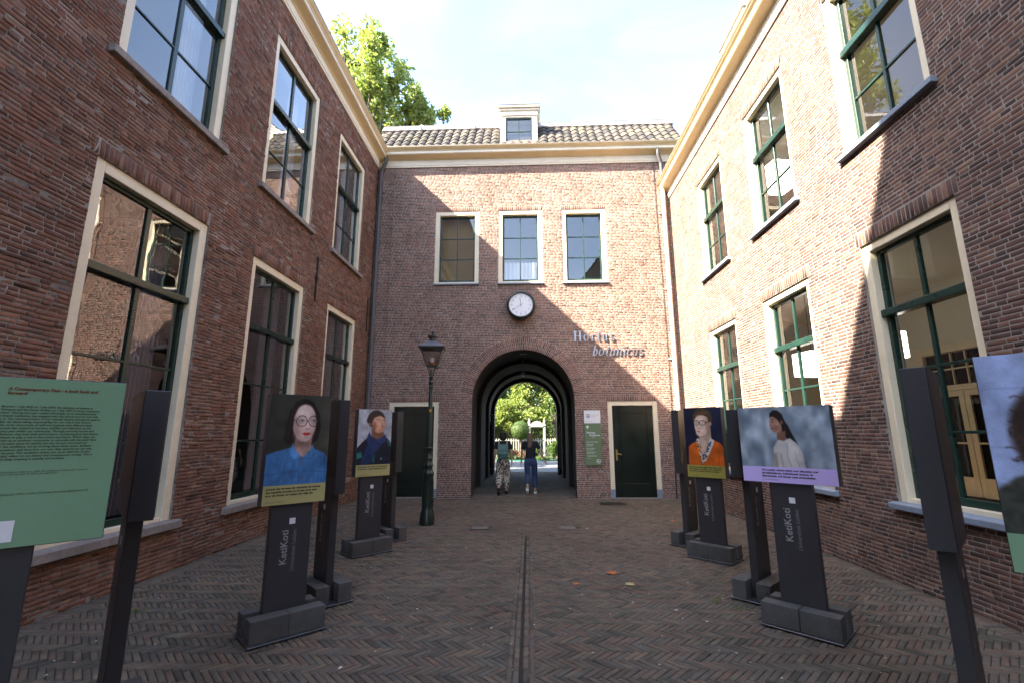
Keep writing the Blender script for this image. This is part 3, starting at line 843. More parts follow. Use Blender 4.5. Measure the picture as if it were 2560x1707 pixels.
for hx in (-3.35, -1.62):
    hk = MB(); hk.tube([(hx, a_.y + .02, a_.z + .02), (hx + .01, a_.y - .06, a_.z + .04), (hx + .02, a_.y - .05, a_.z + .12)], .022, 8); hk.box(hx - .06, hx + .06, a_.y + .01, a_.y + .07, a_.z + .0, a_.z + .15)
    hk.build('roof_hook', M['lead'], roof)
fl = MB(); fl.box(1.6, 2.7, 2.0, 3.0, 12.05, 12.13); fl.build('roof_hatch', M['lead'], roof)
# dormer
def dormer(parent, u0, u1, yf, z0, z1, zt, depth, over=.09, wz=None):
    m = MB(); fr = .15
    m.box(u0, u0 + fr, yf, yf + depth, z0, z1); m.box(u1 - fr, u1, yf, yf + depth, z0, z1)
    m.box(u0 + fr, u1 - fr, yf, yf + .12, z1 - .06, z1); m.box(u0 + fr, u1 - fr, yf, yf + .12, z0, z0 + .18); m.box(u0 + fr, u1 - fr, yf + .45, yf + .5, z0, z1)
    d = m.build('dormer', M['cornice_white'], parent, bevel=.006)
    c = MB(); c.box(u0 - .02, u1 + .02, yf - .03, yf + depth, z1 + .003, z1 + .14); c.box(u0 - over * .6, u1 + over * .6, yf - .06, yf + depth, z1 + .143, z1 + .22); c.box(u0 - over, u1 + over, yf - .11, yf + depth, z1 + .223, zt - .035)
    c.build('dormer_cornice', M['cornice_white'], d, bevel=.008)
    l = MB(); l.box(u0 - over - .01, u1 + over + .01, yf - .12, yf + depth, zt - .033, zt); l.build('dormer_roof', M['zinc'], d, bevel=.008)
    a, b_, c0, c1 = u0 + fr + .002, u1 - fr - .002, z0 + .182, z1 - .062
    s = MB(); sw = .045
    s.box(a, a + sw, yf + .03, yf + .08, c0, c1); s.box(b_ - sw, b_, yf + .03, yf + .08, c0, c1); s.box(a + sw, b_ - sw, yf + .03, yf + .08, c0, c0 + sw); s.box(a + sw, b_ - sw, yf + .03, yf + .08, c1 - sw, c1)
    um, zm = (a + b_) / 2, c0 + (c1 - c0) * .45
    s.box(um - .012, um + .012, yf + .04, yf + .07, c0 + sw, c1 - sw); s.box(a + sw, b_ - sw, yf + .042, yf + .068, zm - .012, zm + .012)
    s.build('sash', M['green_right'], d)
    for (p, q) in ((a + sw, um - .012), (um + .012, b_ - sw)):
        for (z_, t) in ((c0 + sw, zm - .012), (zm + .012, c1 - sw)):
            MB().quad((p, yf + .055, z_), (q, yf + .055, z_), (q, yf + .055, t), (p, yf + .055, t)).build('pane', M['glass_face'], d)
    return d
dormer(bc, -0.78, 0.32, 0.28, 9.95, 11.02, 11.34, 1.3)
dormer(brr, -9.7, -8.6, 0.75, 9.0, 10.35, 10.75, 1.6)
# plain roofs of the side buildings
for (b_, z, pa) in ((bl, 9.63, 0.80), (brr, 8.53, 0.80)):
    lo, hi = (-3.0, YF) if b_ is bl else (-YF, 3.0)
    m = MB(); m.quad((lo, -.28, z + .005), (hi, -.28, z + .005), (hi, 3.6, z + .005 + 3.88 * pa), (lo, 3.6, z + .005 + 3.88 * pa)); m.quad((lo, 3.6, z + .005 + 3.88 * pa), (hi, 3.6, z + .005 + 3.88 * pa), (hi, 7.6, z), (lo, 7.6, z))
    m.build('roof', t_, b_)

# passage through the gatehouse
def arch_ring(y0, y1, r, base=True, name='passage_vault', face=None):
    """side walls + vault; face=outer radius adds the step face at y0"""
    n = 32; pts = [(AX - r, 0.0)] + [(AX - r, AZ)] + [(AX + r * math.cos(math.pi - math.pi * i / n), AZ + r * math.sin(math.pi * i / n)) for i in range(1, n)] + [(AX + r, AZ), (AX + r, 0.0)]
    me = bpy.data.meshes.new(name); bm = bmesh.new(); uvl = bm.loops.layers.uv.new('UVMap')
    L = [0.0]
    for i in range(1, len(pts)): L.append(L[-1] + math.hypot(pts[i][0] - pts[i - 1][0], pts[i][1] - pts[i - 1][1]))
    for i in range(len(pts) - 1):
        q = [(pts[i][0], y0, pts[i][1]), (pts[i + 1][0], y0, pts[i + 1][1]), (pts[i + 1][0], y1, pts[i + 1][1]), (pts[i][0], y1, pts[i][1])]
        f = bm.faces.new([bm.verts.new(p) for p in q])
        for lp, uv in zip(f.loops, ((y0, L[i]), (y0, L[i + 1]), (y1, L[i + 1]), (y1, L[i]))): lp[uvl].uv = uv
        if face:
            k = face / r
            def o(p): return ((p[0] - AX) * k + AX, y0, p[1] if p[1] <= AZ else (p[1] - AZ) * k + AZ)
            q = [(pts[i][0], y0, pts[i][1]), (pts[i + 1][0], y0, pts[i + 1][1]), o(pts[i + 1]), o(pts[i])]
            f = bm.faces.new([bm.verts.new(p) for p in q])
            for lp, p in zip(f.loops, q): lp[uvl].uv = (p[0], p[2])
    bm.to_mesh(me); bm.free()
    return link(name, me, M['vault'], bc)
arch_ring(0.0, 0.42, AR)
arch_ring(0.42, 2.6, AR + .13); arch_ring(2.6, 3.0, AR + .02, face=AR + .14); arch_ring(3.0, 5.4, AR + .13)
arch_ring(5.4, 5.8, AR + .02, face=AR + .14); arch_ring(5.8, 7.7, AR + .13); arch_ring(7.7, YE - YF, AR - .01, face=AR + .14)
# back wall and body closing the gatehouse
bk = MB(); yb = YE - YF
wall_sheet(bk, [XL - .3, XR + .3, AX - AO, AX + AO], [-.1, 9.3, AZ + AO], [(AX - AO, AX + AO, -.1, AZ + AO)], yb)
for i in range(NA): bk.quad((arc[i][0], yb, arc[i][1]), (oarc[i][0], yb, oarc[i][1]), (oarc[i + 1][0], yb, oarc[i + 1][1]), (arc[i + 1][0], yb, arc[i + 1][1]))
bk.quad((AX - AO, yb, -.1), (AX - AR, yb, -.1), (AX - AR, yb, AZ), (AX - AO, yb, AZ)); bk.quad((AX + AR, yb, -.1), (AX + AO, yb, -.1), (AX + AO, yb, AZ), (AX + AR, yb, AZ))
bk.add([(AX + AR, yb, AZ), (AX + AO, yb, AZ), (AX + AO, yb, AZ + AO)], [(0, 1, 2)]); bk.add([(AX - AR, yb, AZ), (AX - AO, yb, AZ), (AX - AO, yb, AZ + AO)], [(0, 1, 2)])
for sx in (XL - .3, XR + .3): bk.quad((sx, .4, -.1), (sx, yb, -.1), (sx, yb, 9.3), (sx, .4, 9.3))
bk.build('rear_wall', M['far_brick'], bc)
# open iron gate leaves at the garden end
for (sx, a) in ((AX + AR - .10, 78), (AX - AR + .10, 102)):
    g = empty('gate_leaf', (sx, YE - 2.2, 0), R(a), 'open black %s leaf standing against the %s passage wall' % (('barred gate', 'side-door') if sx > 0 else ('boarded gate', 'dark lamp-side')), 'gate')
    fr = MB(); fr.box(0, .05, -.03, .03, .05, 2.35); fr.box(1.2, 1.25, -.03, .03, .05, 2.35); fr.box(.051, 1.199, -.03, .03, .05, .25); fr.box(.051, 1.199, -.03, .03, 1.95, 2.05); fr.box(.051, 1.199, -.03, .03, 2.3, 2.35)
    fr.build('gate_frame', M['blackgate'], g, bevel=.004)
    for k in range(8): 
        bb = MB(); bb.tube([(.13 + k * .142, 0, .25), (.13 + k * .142, 0, 1.95)], .011, 8); bb.build('gate_bar', M['blackgate'], g)

# ------------------------------------------------------------------ GROUND
gm = MB(); S_ = 260
gm.quad((-S_, -S_, -.009), (S_, -S_, -.009), (S_, S_, -.009), (-S_, S_, -.009))
ground = gm.build('ground', M['sand']); tag(ground, kind='structure'); wm(ground, (0, 0, 0), 0)
n4, Wp = 4, 0.0455
Lp = n4 * Wp
recs = []
c45 = math.cos(R(-45)); s45 = math.sin(R(-45))
XA, XB = XL + .20, XR - .20
def pave_ok(x, y):
    if y < 0.8 or y > YF - .02 or x < XA + .02 or x > XB - .02: return False
    if -0.178 < x < 0.022 and y < 7.90: return False
    return True
rect_skip = [(-1.03, -0.72, 8.31, 8.60), (0.48, 0.79, 8.36, 8.70), (1.62, 2.18, 11.05, 11.50), (2.14, 2.44, 4.32, 4.52)]
for i in range(-260, 260):
    for j in range(-260, 260):
        k = (i - j) % (2 * n4)
        if k == 0: cx, cy_2, th = (i + n4 / 2) * Wp, (j + .5) * Wp, 0.0
        elif k == 2 * n4 - 1: cx, cy_2, th = (i + .5) * Wp, (j + n4 / 2) * Wp, math.pi / 2
        else: continue
        x = cx * c45 - cy_2 * s45 + 0.3; y = cx * s45 + cy_2 * c45 + 6.3
        if y < 0.8 or y > YF - .02 or x < XA - .06 or x > XB + .06: continue
        if any(a - .03 < x < b_ + .03 and c - .03 < y < d + .03 for (a, b_, c, d) in rect_skip): continue
        hl, an_ = (Lp - .0062) / 2, th + R(-45)
        dsl = x - (DR0 + DR1) / 2
        if y < 7.86 and abs(dsl) < .097:
            if abs(dsl) < .036: continue
            ax, ay = math.cos(an_), math.sin(an_)
            if ax * dsl < 0: ax, ay = -ax, -ay
            x, y, hl = x + ax * Lp / 4, y + ay * Lp / 4, hl / 2
        recs.append((x, y, hl, (Wp - .0058) / 2, an_, 0.0))
# drain rows
gg = np.random.default_rng(5)
for (x0, x1) in ((-.176, -.1365), (-.1295, -.0905), (-.0625, -.0235), (-.0165, .0200)):
    y = 0.8 + gg.uniform(0, .1)
    while y < 7.75:
        L = gg.uniform(.155, .18); recs.append(((x0 + x1) / 2, y + L / 2, (x1 - x0) / 2, L / 2 - .0025, 0.0, .004)); y += L + .003
# border rows along the side walls, slightly skewed soldiers
for (x0, x1) in ((XL + .012, XA - .004), (XB + .004, XR - .012)):
    y = 0.8
    while y < YF - .03:
        recs.append(((x0 + x1) / 2, y + .0225, (x1 - x0) / 2 - .002, .0200, gg.normal(0, .02), .004)); y += .0465
# threshold row and passage floor
x = AX - AR
while x < AX + AR - .03:
    recs.append((x + .0245, YF + .10, .021, .095, 0.0, .003)); x += .049
row = 0; y = YF + .205
while y < YE + .1:
    x = AX - AR - .12 - (.1 if row % 2 else 0)
    while x < AX + AR + .12:
        recs.append((x + .1, y + .05, .0965, .0465, 0.0, .002)); x += .2
    y += .1; row += 1
lay(ground, ((0, 0, 0.0), (1, 0, 0), (0, 1, 0), (0, 0, 1)), recs, M['paver'], 'paving_brick', 41, .0032, .0008, .0013, 300, .018)

# slot drain: steel channel in the paving
dr = MB(); dr.box(DR0 + .000, DR0 + .003, .8, 7.80, -.010, .002); dr.box(DR1 - .003, DR1, .8, 7.80, -.010, .002); dr.box(DR0 + .003, DR1 - .003, .8, 7.80, -.0085, -.0075)
o = dr.build('slot_drain', M['iron']); tag(o, 'narrow black slot drain running along the middle of the brick paving', 'drain')

# garden beyond the passage
pt = MB(); pt.quad((-6, YE + .1, -.006), (6, YE + .1, -.006), (6, 28.0, -.006), (-6, 28.0, -.006))
M['path'] = plain('path_slabs', (0.115, 0.118, 0.13), .5, .2, 2, 30, bump=.1)
o = pt.build('path', M['path']); tag(o, kind='structure')
ro = 0
for j, y in enumerate(np.arange(YE + .12, 27.9, .42)):
    x = -2.4 - (.2 if j % 2 else 0)
    while x < 2.2:
        sb = MB(); sb.box(x, x + .385, y, y + .405, -.005, .002); sb.build('paving_slab', M['path'], o, bevel=.004); x += .40
kb = MB(); kb.box(-4, 4, 28.0, 28.12, -.01, .07); o = kb.build('lawn_edging', plain('edging', (0.03, 0.14, 0.10), .4, .1), bevel=.01); tag(o, 'low teal edging strip at the end of the garden path', 'edging')
bd = MB(); bd.quad((-30, 28.1, .004), (30, 28.1, .004), (30, 70, .3), (-30, 70, .3)); o = bd.build('planting_bed', M['soil']); tag(o, kind='structure')

# ------------------------------------------------------------------ TREES AND PLANTS
def leaves(centers, radii, counts, size, seed, flat=0.35, up=0.3):
    g = np.random.default_rng(seed)
    P = []
    for c, r, n in zip(centers, radii, counts):
        d = g.normal(size=(n, 3)); d /= np.linalg.norm(d, axis=1)[:, None]
        P.append(np.array(c) + d * (np.array(r) * (g.random((n, 1)) ** 0.45)))
    P = np.concatenate(P); n = len(P)
    nrm = g.normal(size=(n, 3)); nrm[:, 2] += up; nrm /= np.linalg.norm(nrm, axis=1)[:, None]
    a = np.cross(nrm, g.normal(size=(n, 3))); a /= np.linalg.norm(a, axis=1)[:, None]
    b_ = np.cross(nrm, a)
    s = size * g.uniform(.6, 1.3, (n, 1))
    fold = nrm * s * .18
    V = np.stack([P - a * s, P + b_ * s * .55 + fold, P + a * s, P - b_ * s * .55 + fold], 1).reshape(-1, 3)
    Fq = np.arange(n * 4).reshape(-1, 4)
    return V, Fq, g.random(n)
def tree(name, label, base, h, ctr, rad, nclus, nleaf, size, mat, seed, cat='tree', group=None, trunk=.16, clr=.32):
    t = empty(name, base, 0, label, cat, group)
    g = np.random.default_rng(seed)
    cs = []; rs = []
    for i in range(nclus):
        d = g.normal(size=3); d /= np.linalg.norm(d); q_ = g.random() ** .4
        cs.append(np.array(ctr) + d * np.array(rad) * q_ * .85); rs.append(np.array(rad) * clr * g.uniform(.6, 1.15))
    tr = MB(); top = Vector(ctr)
    pts = [Vector((0, 0, -.05))] + [Vector((ctr[0] * f, ctr[1] * f, ctr[2] * f)) + Vector((g.normal(0, .03 * h * f), g.normal(0, .03 * h * f), 0)) for f in (.3, .6, .9)]
    tr.tube(pts, [trunk, trunk * .8, trunk * .6, trunk * .35], 9)
    for i in range(min(nclus, 14)):
        c = Vector(cs[i]); st = pts[1 + i % 2].lerp(pts[2 + i % 2], g.random())
        md = st.lerp(c, .5) + Vector((g.normal(0, .1), g.normal(0, .1), .08 * h * .3))
        tr.tube([st, md, c], [trunk * .35, trunk * .22, trunk * .06], 6)
    tr.build('trunk', M['bark'], t, smooth=True)
    cnt = [max(1, nleaf // nclus)] * nclus
    V, Fq, rd = leaves(cs, rs, cnt, size, seed + 1)
    link('crown', np_mesh('crown', V, Fq, rd), mat, t)
    return t
tree('plane_tree', 'tall yellow green tree rising behind the shaded building roof', (-9.6, 23.5, 0), 25, (.4, 0, 20.6), (3.1, 3.4, 4.9), 52, 15000, .135, M['leaf_plane'], 61, trunk=.30, clr=.21)
tree('plane_tree', 'smaller green tree limb-spread showing just above the gatehouse roof', (-6.0, 24.0, 0), 20, (-.1, 0, 19.7), (1.55, 1.5, 2.3), 18, 4200, .13, M['leaf_plane'], 67, trunk=.2, clr=.32)
tree('garden_tree', 'pale green spreading garden tree seen through the archway', (-.9, 33.5, 0), 4.5, (-.1, 0, 3.0), (2.7, 1.6, 1.35), 30, 9000, .10, M['leaf_light'], 71, group=None, trunk=.10)
tree('garden_tree', 'tall dark conifer at the left of the garden view', (-3.6, 38, 0), 9, (0, 0, 4.6), (1.9, 1.8, 4.0), 30, 8000, .13, M['leaf_mid'], 73, trunk=.2)
tree('garden_tree', 'feathery mid green tree behind the pale garden tree', (.2, 42, 0), 11, (0, 0, 6.2), (3.0, 2.2, 3.6), 26, 6500, .15, M['leaf_light'], 75, trunk=.22)
tree('garden_tree', 'dark leafy tree at the right of the garden view', (3.1, 37, 0), 8, (0, 0, 4.4), (1.9, 1.8, 2.9), 24, 7000, .12, M['leaf_dark'], 77, trunk=.2)
tree('garden_tree', 'red tipped shrub tree over the garden gate', (2.0, 34.0, 0), 4.5, (-.2, 0, 3.3), (1.0, .9, 1.2), 14, 2200, .09, M['leaf_mid'], 79, trunk=.08)
tree('garden_tree', 'distant bluish tree closing the garden view', (-.5, 62, 0), 16, (0, 0, 8.5), (9, 4, 6.0), 40, 9000, .32, M['leaf_mid'], 81, trunk=.35)
tree('garden_tree', 'added unseen tree casting shade over the garden path', (-5.2, 22.9, 0), 7, (0, 0, 5.2), (2.4, 2.6, 2.0), 20, 6000, .14, M['leaf_mid'], 83, trunk=.16)  # extra tree out of view, put in to shade the path
hd = empty('garden_hedge', (0, 38.5, 0), 0, 'high dense green hedge closing the garden below the trees', 'hedge')
gh = np.random.default_rng(17); nh = 9000
Ph = np.stack([gh.uniform(-9, 9, nh), gh.normal(0, .25, nh), gh.uniform(0, 3.0, nh)], -1)
Vh, Fh, rh = leaves([p_ for p_ in Ph[::9]], [np.array([.35, .3, .35])] * len(Ph[::9]), [9] * len(Ph[::9]), .11, 18)
link('foliage', np_mesh('foliage', Vh, Fh, rh), M['leaf_mid'], hd)
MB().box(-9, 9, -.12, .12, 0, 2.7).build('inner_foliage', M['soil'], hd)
# clipped ball
g_ = np.random.default_rng(3)
tb = empty('topiary_ball', (-.56, 29.4, 0), 0, 'clipped round green topiary ball beside the white garden gate', 'topiary')
d = g_.normal(size=(5200, 3)); d /= np.linalg.norm(d, axis=1)[:, None]
n = len(d); P = np.array([0, 0, 1.78]) + d * (.56 + g_.normal(0, .018, (n, 1)))
a = np.cross(d, g_.normal(size=(n, 3))); a /= np.linalg.norm(a, axis=1)[:, None]; b_ = np.cross(d, a)
a = a + d * g_.uniform(-.5, .5, (n, 1)); s = .035
V = np.stack([P - a * s, P + b_ * s * .6, P + a * s, P - b_ * s * .6], 1).reshape(-1, 3)
link('crown', np_mesh('topiary', V, np.arange(n * 4).reshape(-1, 4), g_.random(n)), M['leaf_mid'], tb)
MB().tube([(0, 0, 0), (0, 0, 1.7)], .06, 8).build('trunk', M['bark'], tb)
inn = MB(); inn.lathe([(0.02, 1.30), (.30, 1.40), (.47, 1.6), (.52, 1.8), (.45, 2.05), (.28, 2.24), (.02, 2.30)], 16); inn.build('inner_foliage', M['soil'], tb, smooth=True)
# shrubs by the fence
for i, (x, y, rx, rz, mt, lb) in enumerate([(-1.75, 29.0, .75, .95, 'leaf_dark', 'dark shrub at the path end below the conifer'), (1.45, 29.2, .55, 1.0, 'leaf_mid', 'dense green shrub beside the open gate leaf'), (-.35, 28.7, .45, .42, 'leaf_red', 'purple flowering plants in front of the white fence'), (.75, 28.6, .5, .28, 'leaf_mid', 'low green plants at the foot of the white fence'), (-1.0, 28.5, .4, .3, 'leaf_dark', 'low dark plants at the path edge'), (.15, 29.1, .5, .75, 'leaf_mid', 'bushy green plants hiding the middle of the white fence'), (-1.15, 29.3, .5, .85, 'leaf_red', 'reddish bush hiding the end of the white fence')]):
    t = empty('shrub', (x, y, 0), 0, lb, 'shrub', 'shrubs along the garden fence')
    gx = np.random.default_rng(100 + i)
    cs = [np.array([gx.uniform(-.6, .6) * rx, gx.uniform(-.4, .4) * rx, rz * gx.uniform(.3, .85)]) for _ in range(9)]
    V, Fq, rd = leaves(cs, [np.array([rx * .45, rx * .4, rz * .35])] * 9, [260] * 9, .05, 200 + i)
    link('foliage', np_mesh('foliage', V, Fq, rd), M[mt], t)
    st = MB()
    for c in cs[:5]: st.tube([(0, 0, 0), (c[0] * .5, c[1] * .5, c[2] * .5), tuple(c)], [.014, .01, .005], 5)
    st.build('stems', M['bark'], t)
# white fence
fe = empty('garden_fence', (-.5, 30.0, 0), 0, 'white picket fence between plants at the end of the garden path', 'fence')
r1 = MB(); r1.box(-2.2, 2.2, -.02, .02, .35, .42); r1.build('rail', M['whitewood'], fe); r1 = MB(); r1.box(-2.2, 2.2, -.02, .02, 1.12, 1.20); r1.build('rail', M['whitewood'], fe)
for k in range(28):
    p = MB(); x = -2.1 + k * .155; p.box(x, x + .06, -.045, -.021, .08, 1.28); p.build('picket', M['whitewood'], fe)
# white gate with pediment and finials
gt = empty('garden_gate', (.48, 31.5, 0), 0, 'white ornamental garden gate with pointed pediment and finials', 'gate')
for sx in (-.5, .5):
    p = MB(); p.box(sx - .07, sx + .07, -.07, .07, 0, 2.1); p.box(sx - .11, sx + .11, -.11, .11, 2.1, 2.17); p.build('post', M['whitewood'], gt, bevel=.008)
    f_ = MB(); f_.lathe([(.05, 2.17), (.09, 2.23), (.085, 2.33), (.04, 2.40), (.05, 2.46), (.015, 2.60)], 10, (sx, 0)); f_.build('finial', M['whitewood'], gt, smooth=True)
p = MB(); p.extrude_u([(-.1, 2.02), (.1, 2.02), (.1, 2.12), (-.1, 2.12)], -.43, .43); p.add([(-.5, -.1, 2.12), (.5, -.1, 2.12), (.25, -.1, 2.34), (0, -.1, 2.42), (-.25, -.1, 2.34), (-.5, .1, 2.12), (.5, .1, 2.12), (.25, .1, 2.34), (0, .1, 2.42), (-.25, .1, 2.34)], [(0, 1, 2, 3, 4), (9, 8, 7, 6, 5), (1, 6, 7, 2), (2, 7, 8, 3), (3, 8, 9, 4), (4, 9, 5, 0), (0, 5, 6, 1)])
p.build('pediment', M['whitewood'], gt)

# ------------------------------------------------------------------ buildings behind the photographer (they shade the yard and stand in the reflections)
ch = empty('church_building', (XL - .3, 0.92, 0), 0, 'tall brick building that shades the near end of the yard', 'building')
m = MB(); m.box(-11, 0, -14, 0, 0, 13.25); m.build('wall', M['far_brick'], ch)
m = MB(); m.add([(-11.2, -14.2, 13.26), (.0, -14.2, 13.26), (.0, -.02, 13.26), (-11.2, -.02, 13.26), (-5.5, -9, 17.5), (-5.5, -5, 17.5)], [(0, 1, 2, 3), (1, 2, 5, 4), (0, 3, 5, 4), (0, 1, 4), (3, 2, 5)]); m.build('roof', t_, ch)
m = MB(); m.box(.003, .30, -14, 0, 0, 17.2); m.build('shadow_wall', M['far_brick'], ch)  # added unseen wall, shaped so its upright edge shades the right wall
hs = empty('gabled_house', (12.0, -13.0, 0), 0, 'gabled brick house mirrored in the gatehouse windows', 'house')
m = MB(); m.add([(-8.2, 0, 0), (8.2, 0, 0), (8.2, 0, 13.5), (0, 0, 23.5), (-8.2, 0, 13.5), (-8.2, -9, 0), (8.2, -9, 0), (8.2, -9, 13.5), (0, -9, 23.5), (-8.2, -9, 13.5)], [(0, 1, 2, 3, 4), (9, 8, 7, 6, 5), (0, 4, 9, 5), (1, 6, 7, 2)]); m.build('wall', M['far_brick'], hs)
m = MB(); m.quad((-8.5, .2, 13.2), (0, .2, 23.6), (0, -9.2, 23.6), (-8.5, -9.2, 13.2)); m.quad((8.5, .2, 13.2), (0, .2, 23.6), (0, -9.2, 23.6), (8.5, -9.2, 13.2)); m.build('roof', t_, hs)

# ------------------------------------------------------------------ printed pictures (procedural painting -> colour attribute on a fine flat grid)
class Paint:
    def __init__(self, w, h, nx):
        self.nx, self.ny = nx, int(nx * h / w); self.asp = h / w
        x = (np.arange(self.nx) + .5) / self.nx; y = (np.arange(self.ny) + .5) / self.ny
        self.X, self.Y = np.meshgrid(x, y * self.asp)      # unit = picture width, Y down
        self.C = np.zeros((self.ny, self.nx, 3)); self.g = np.random.default_rng(nx + self.ny)
        self.px = 1.0 / self.nx
    def blend(self, m, col, a=1.0):
        m = (np.clip(m, 0, 1) * a)[..., None]
        c = np.array(col) / 255.0 if not isinstance(col, np.ndarray) else col
        self.C = self.C * (1 - m) + c * m
    def fill(self, col): self.C[:] = np.array(col) / 255.0
    def ell(self, cx, cy, rx, ry, col, soft=.012, rot=0., a=1., clip=None):
        c, s = math.cos(rot), math.sin(rot)
        u = (self.X - cx) * c + (self.Y - cy) * s; v = -(self.X - cx) * s + (self.Y - cy) * c
        d = (np.sqrt((u / rx) ** 2 + (v / ry) ** 2) - 1) * min(rx, ry)
        m = .5 - d / (soft + 1e-6)
        if clip is not None: m = np.clip(m, 0, 1) * clip
        self.blend(m, col, a); return np.clip(m, 0, 1)
    def ring(self, cx, cy, rx, ry, t, col):
        d = np.abs(np.sqrt(((self.X - cx) / rx) ** 2 + ((self.Y - cy) / ry) ** 2) - 1) * min(rx, ry)
        self.blend((t - d) / self.px + .5, col)
    def poly(self, pts, col, soft=.012, a=1.):
        p = np.array(pts, float); n = len(p)
        inside = np.zeros_like(self.X, bool); dist = np.full_like(self.X, 9.0)
        for i in range(n):
            x0, y0 = p[i]; x1, y1 = p[(i + 1) % n]
            cond = ((y0 > self.Y) != (y1 > self.Y)) & (self.X < (x1 - x0) * (self.Y - y0) / (y1 - y0 + 1e-12) + x0)
            inside ^= cond
            ex, ey = x1 - x0, y1 - y0; L = ex * ex + ey * ey + 1e-12
            t = np.clip(((self.X - x0) * ex + (self.Y - y0) * ey) / L, 0, 1)
            dist = np.minimum(dist, np.hypot(self.X - x0 - t * ex, self.Y - y0 - t * ey))
        d = np.where(inside, -dist, dist)
        self.blend(.5 - d / soft, col, a)
    def line(self, pts, t, col, a=1., soft=None):
        dist = np.full_like(self.X, 9.0)
        for (x0, y0), (x1, y1) in zip(pts[:-1], pts[1:]):
            ex, ey = x1 - x0, y1 - y0; L = ex * ex + ey * ey + 1e-12
            q = np.clip(((self.X - x0) * ex + (self.Y - y0) * ey) / L, 0, 1)
            dist = np.minimum(dist, np.hypot(self.X - x0 - q * ex, self.Y - y0 - q * ey))
        self.blend((t - dist) / (soft or self.px) + .5, col, a)
    def noise(self, cell, seed=0, stretch=(1, 1)):
        g = np.random.default_rng(seed)
        n = int(2 + 1 / cell) + 3
        G = g.random((n * 4, n * 4))
        x = self.X / (cell * stretch[0]); y = self.Y / (cell * stretch[1])
        xi = np.floor(x).astype(int) % (n * 4 - 1); yi = np.floor(y).astype(int) % (n * 4 - 1); fx = x - np.floor(x); fy = y - np.floor(y)
        fx = fx * fx * (3 - 2 * fx); fy = fy * fy * (3 - 2 * fy)
        return (G[yi, xi] * (1 - fx) + G[yi, xi + 1] * fx) * (1 - fy) + (G[yi + 1, xi] * (1 - fx) + G[yi + 1, xi + 1] * fx) * fy
    def face(self, cx, cy, rx, ry, side=1, a=.2):
        dk = (58, 38, 32)
        self.ell(cx + side * rx * .78, cy + ry * .1, rx * .45, ry * .9, dk, rx * .7, a=a * .8)
        for e in (-.42, .42): self.ell(cx + e * rx, cy - ry * .16, rx * .3, ry * .14, dk, rx * .3, a=a * .7)
        self.ell(cx, cy + ry * 1.08, rx * .8, ry * .25, dk, rx * .5, a=a); self.ell(cx + side * .12 * rx, cy + ry * .22, rx * .16, ry * .22, dk, rx * .25, a=a * .5); self.ell(cx, cy + ry * .72, rx * .3, ry * .06, dk, rx * .2, a=a * .5)
        self.ell(cx, cy - ry * .62, rx * .8, ry * .25, dk, rx * .4, a=a * .35)
    def finish(self, seed=0, blur=1):
        C = self.C
        for _ in range(blur):
            p = np.pad(C, ((1, 1), (1, 1), (0, 0)), 'edge'); C = (p[:-2, 1:-1] + p[2:, 1:-1] + p[1:-1, :-2] + p[1:-1, 2:] + 2 * C) / 6
        self.C = C
        self.shade(.90 + .24 * (self.noise(.16, seed + 50) - .4) + .10 * (self.noise(.05, seed + 51) - .5) + self.g.normal(0, .02, self.X.shape))
        return self
    def shade(self, f): self.C = np.clip(self.C * f[..., None], 0, 1)

GAIN = 1.3
def print_mat(name):
    t = NT(name); at = t.new('Attribute'); at.attribute_name = 'ink'
    t.set(Base_Color=at.outputs['Color'], Roughness=.38); t.b.inputs['Specular IOR Level'].default_value = .4
    return t.m
M['print'] = print_mat('poster_print')
def print_face(P, w, h, parent, loc, name='print', rotz=0.):
    ny, nx = P.ny, P.nx
    c = P.C; L = np.where(c <= .04045, c / 12.92, ((c + .055) / 1.055) ** 2.4) * GAIN
    L = np.clip(L, 0.004, .82)
    xs = np.linspace(-w / 2, w / 2, nx); zs = np.linspace(h / 2, -h / 2, ny)
    XX, ZZ = np.meshgrid(xs, zs)
    V = np.stack([XX, np.zeros_like(XX), ZZ], -1).reshape(-1, 3)
    i = np.arange(ny - 1)[:, None] * nx + np.arange(nx - 1)[None]
    Fq = np.stack([i, i + nx, i + nx + 1, i + 1], -1).reshape(-1, 4)
    me = np_mesh(name, V, Fq)
    ca = me.color_attributes.new('ink', 'FLOAT_COLOR', 'POINT')
    ca.data.foreach_set('color', np.concatenate([L.reshape(-1, 3), np.ones((nx * ny, 1))], 1).astype(np.float32).ravel())
    return link(name, me, M['print'], parent, Matrix.Translation(loc) @ Matrix.Rotation(rotz, 4, 'Z'))

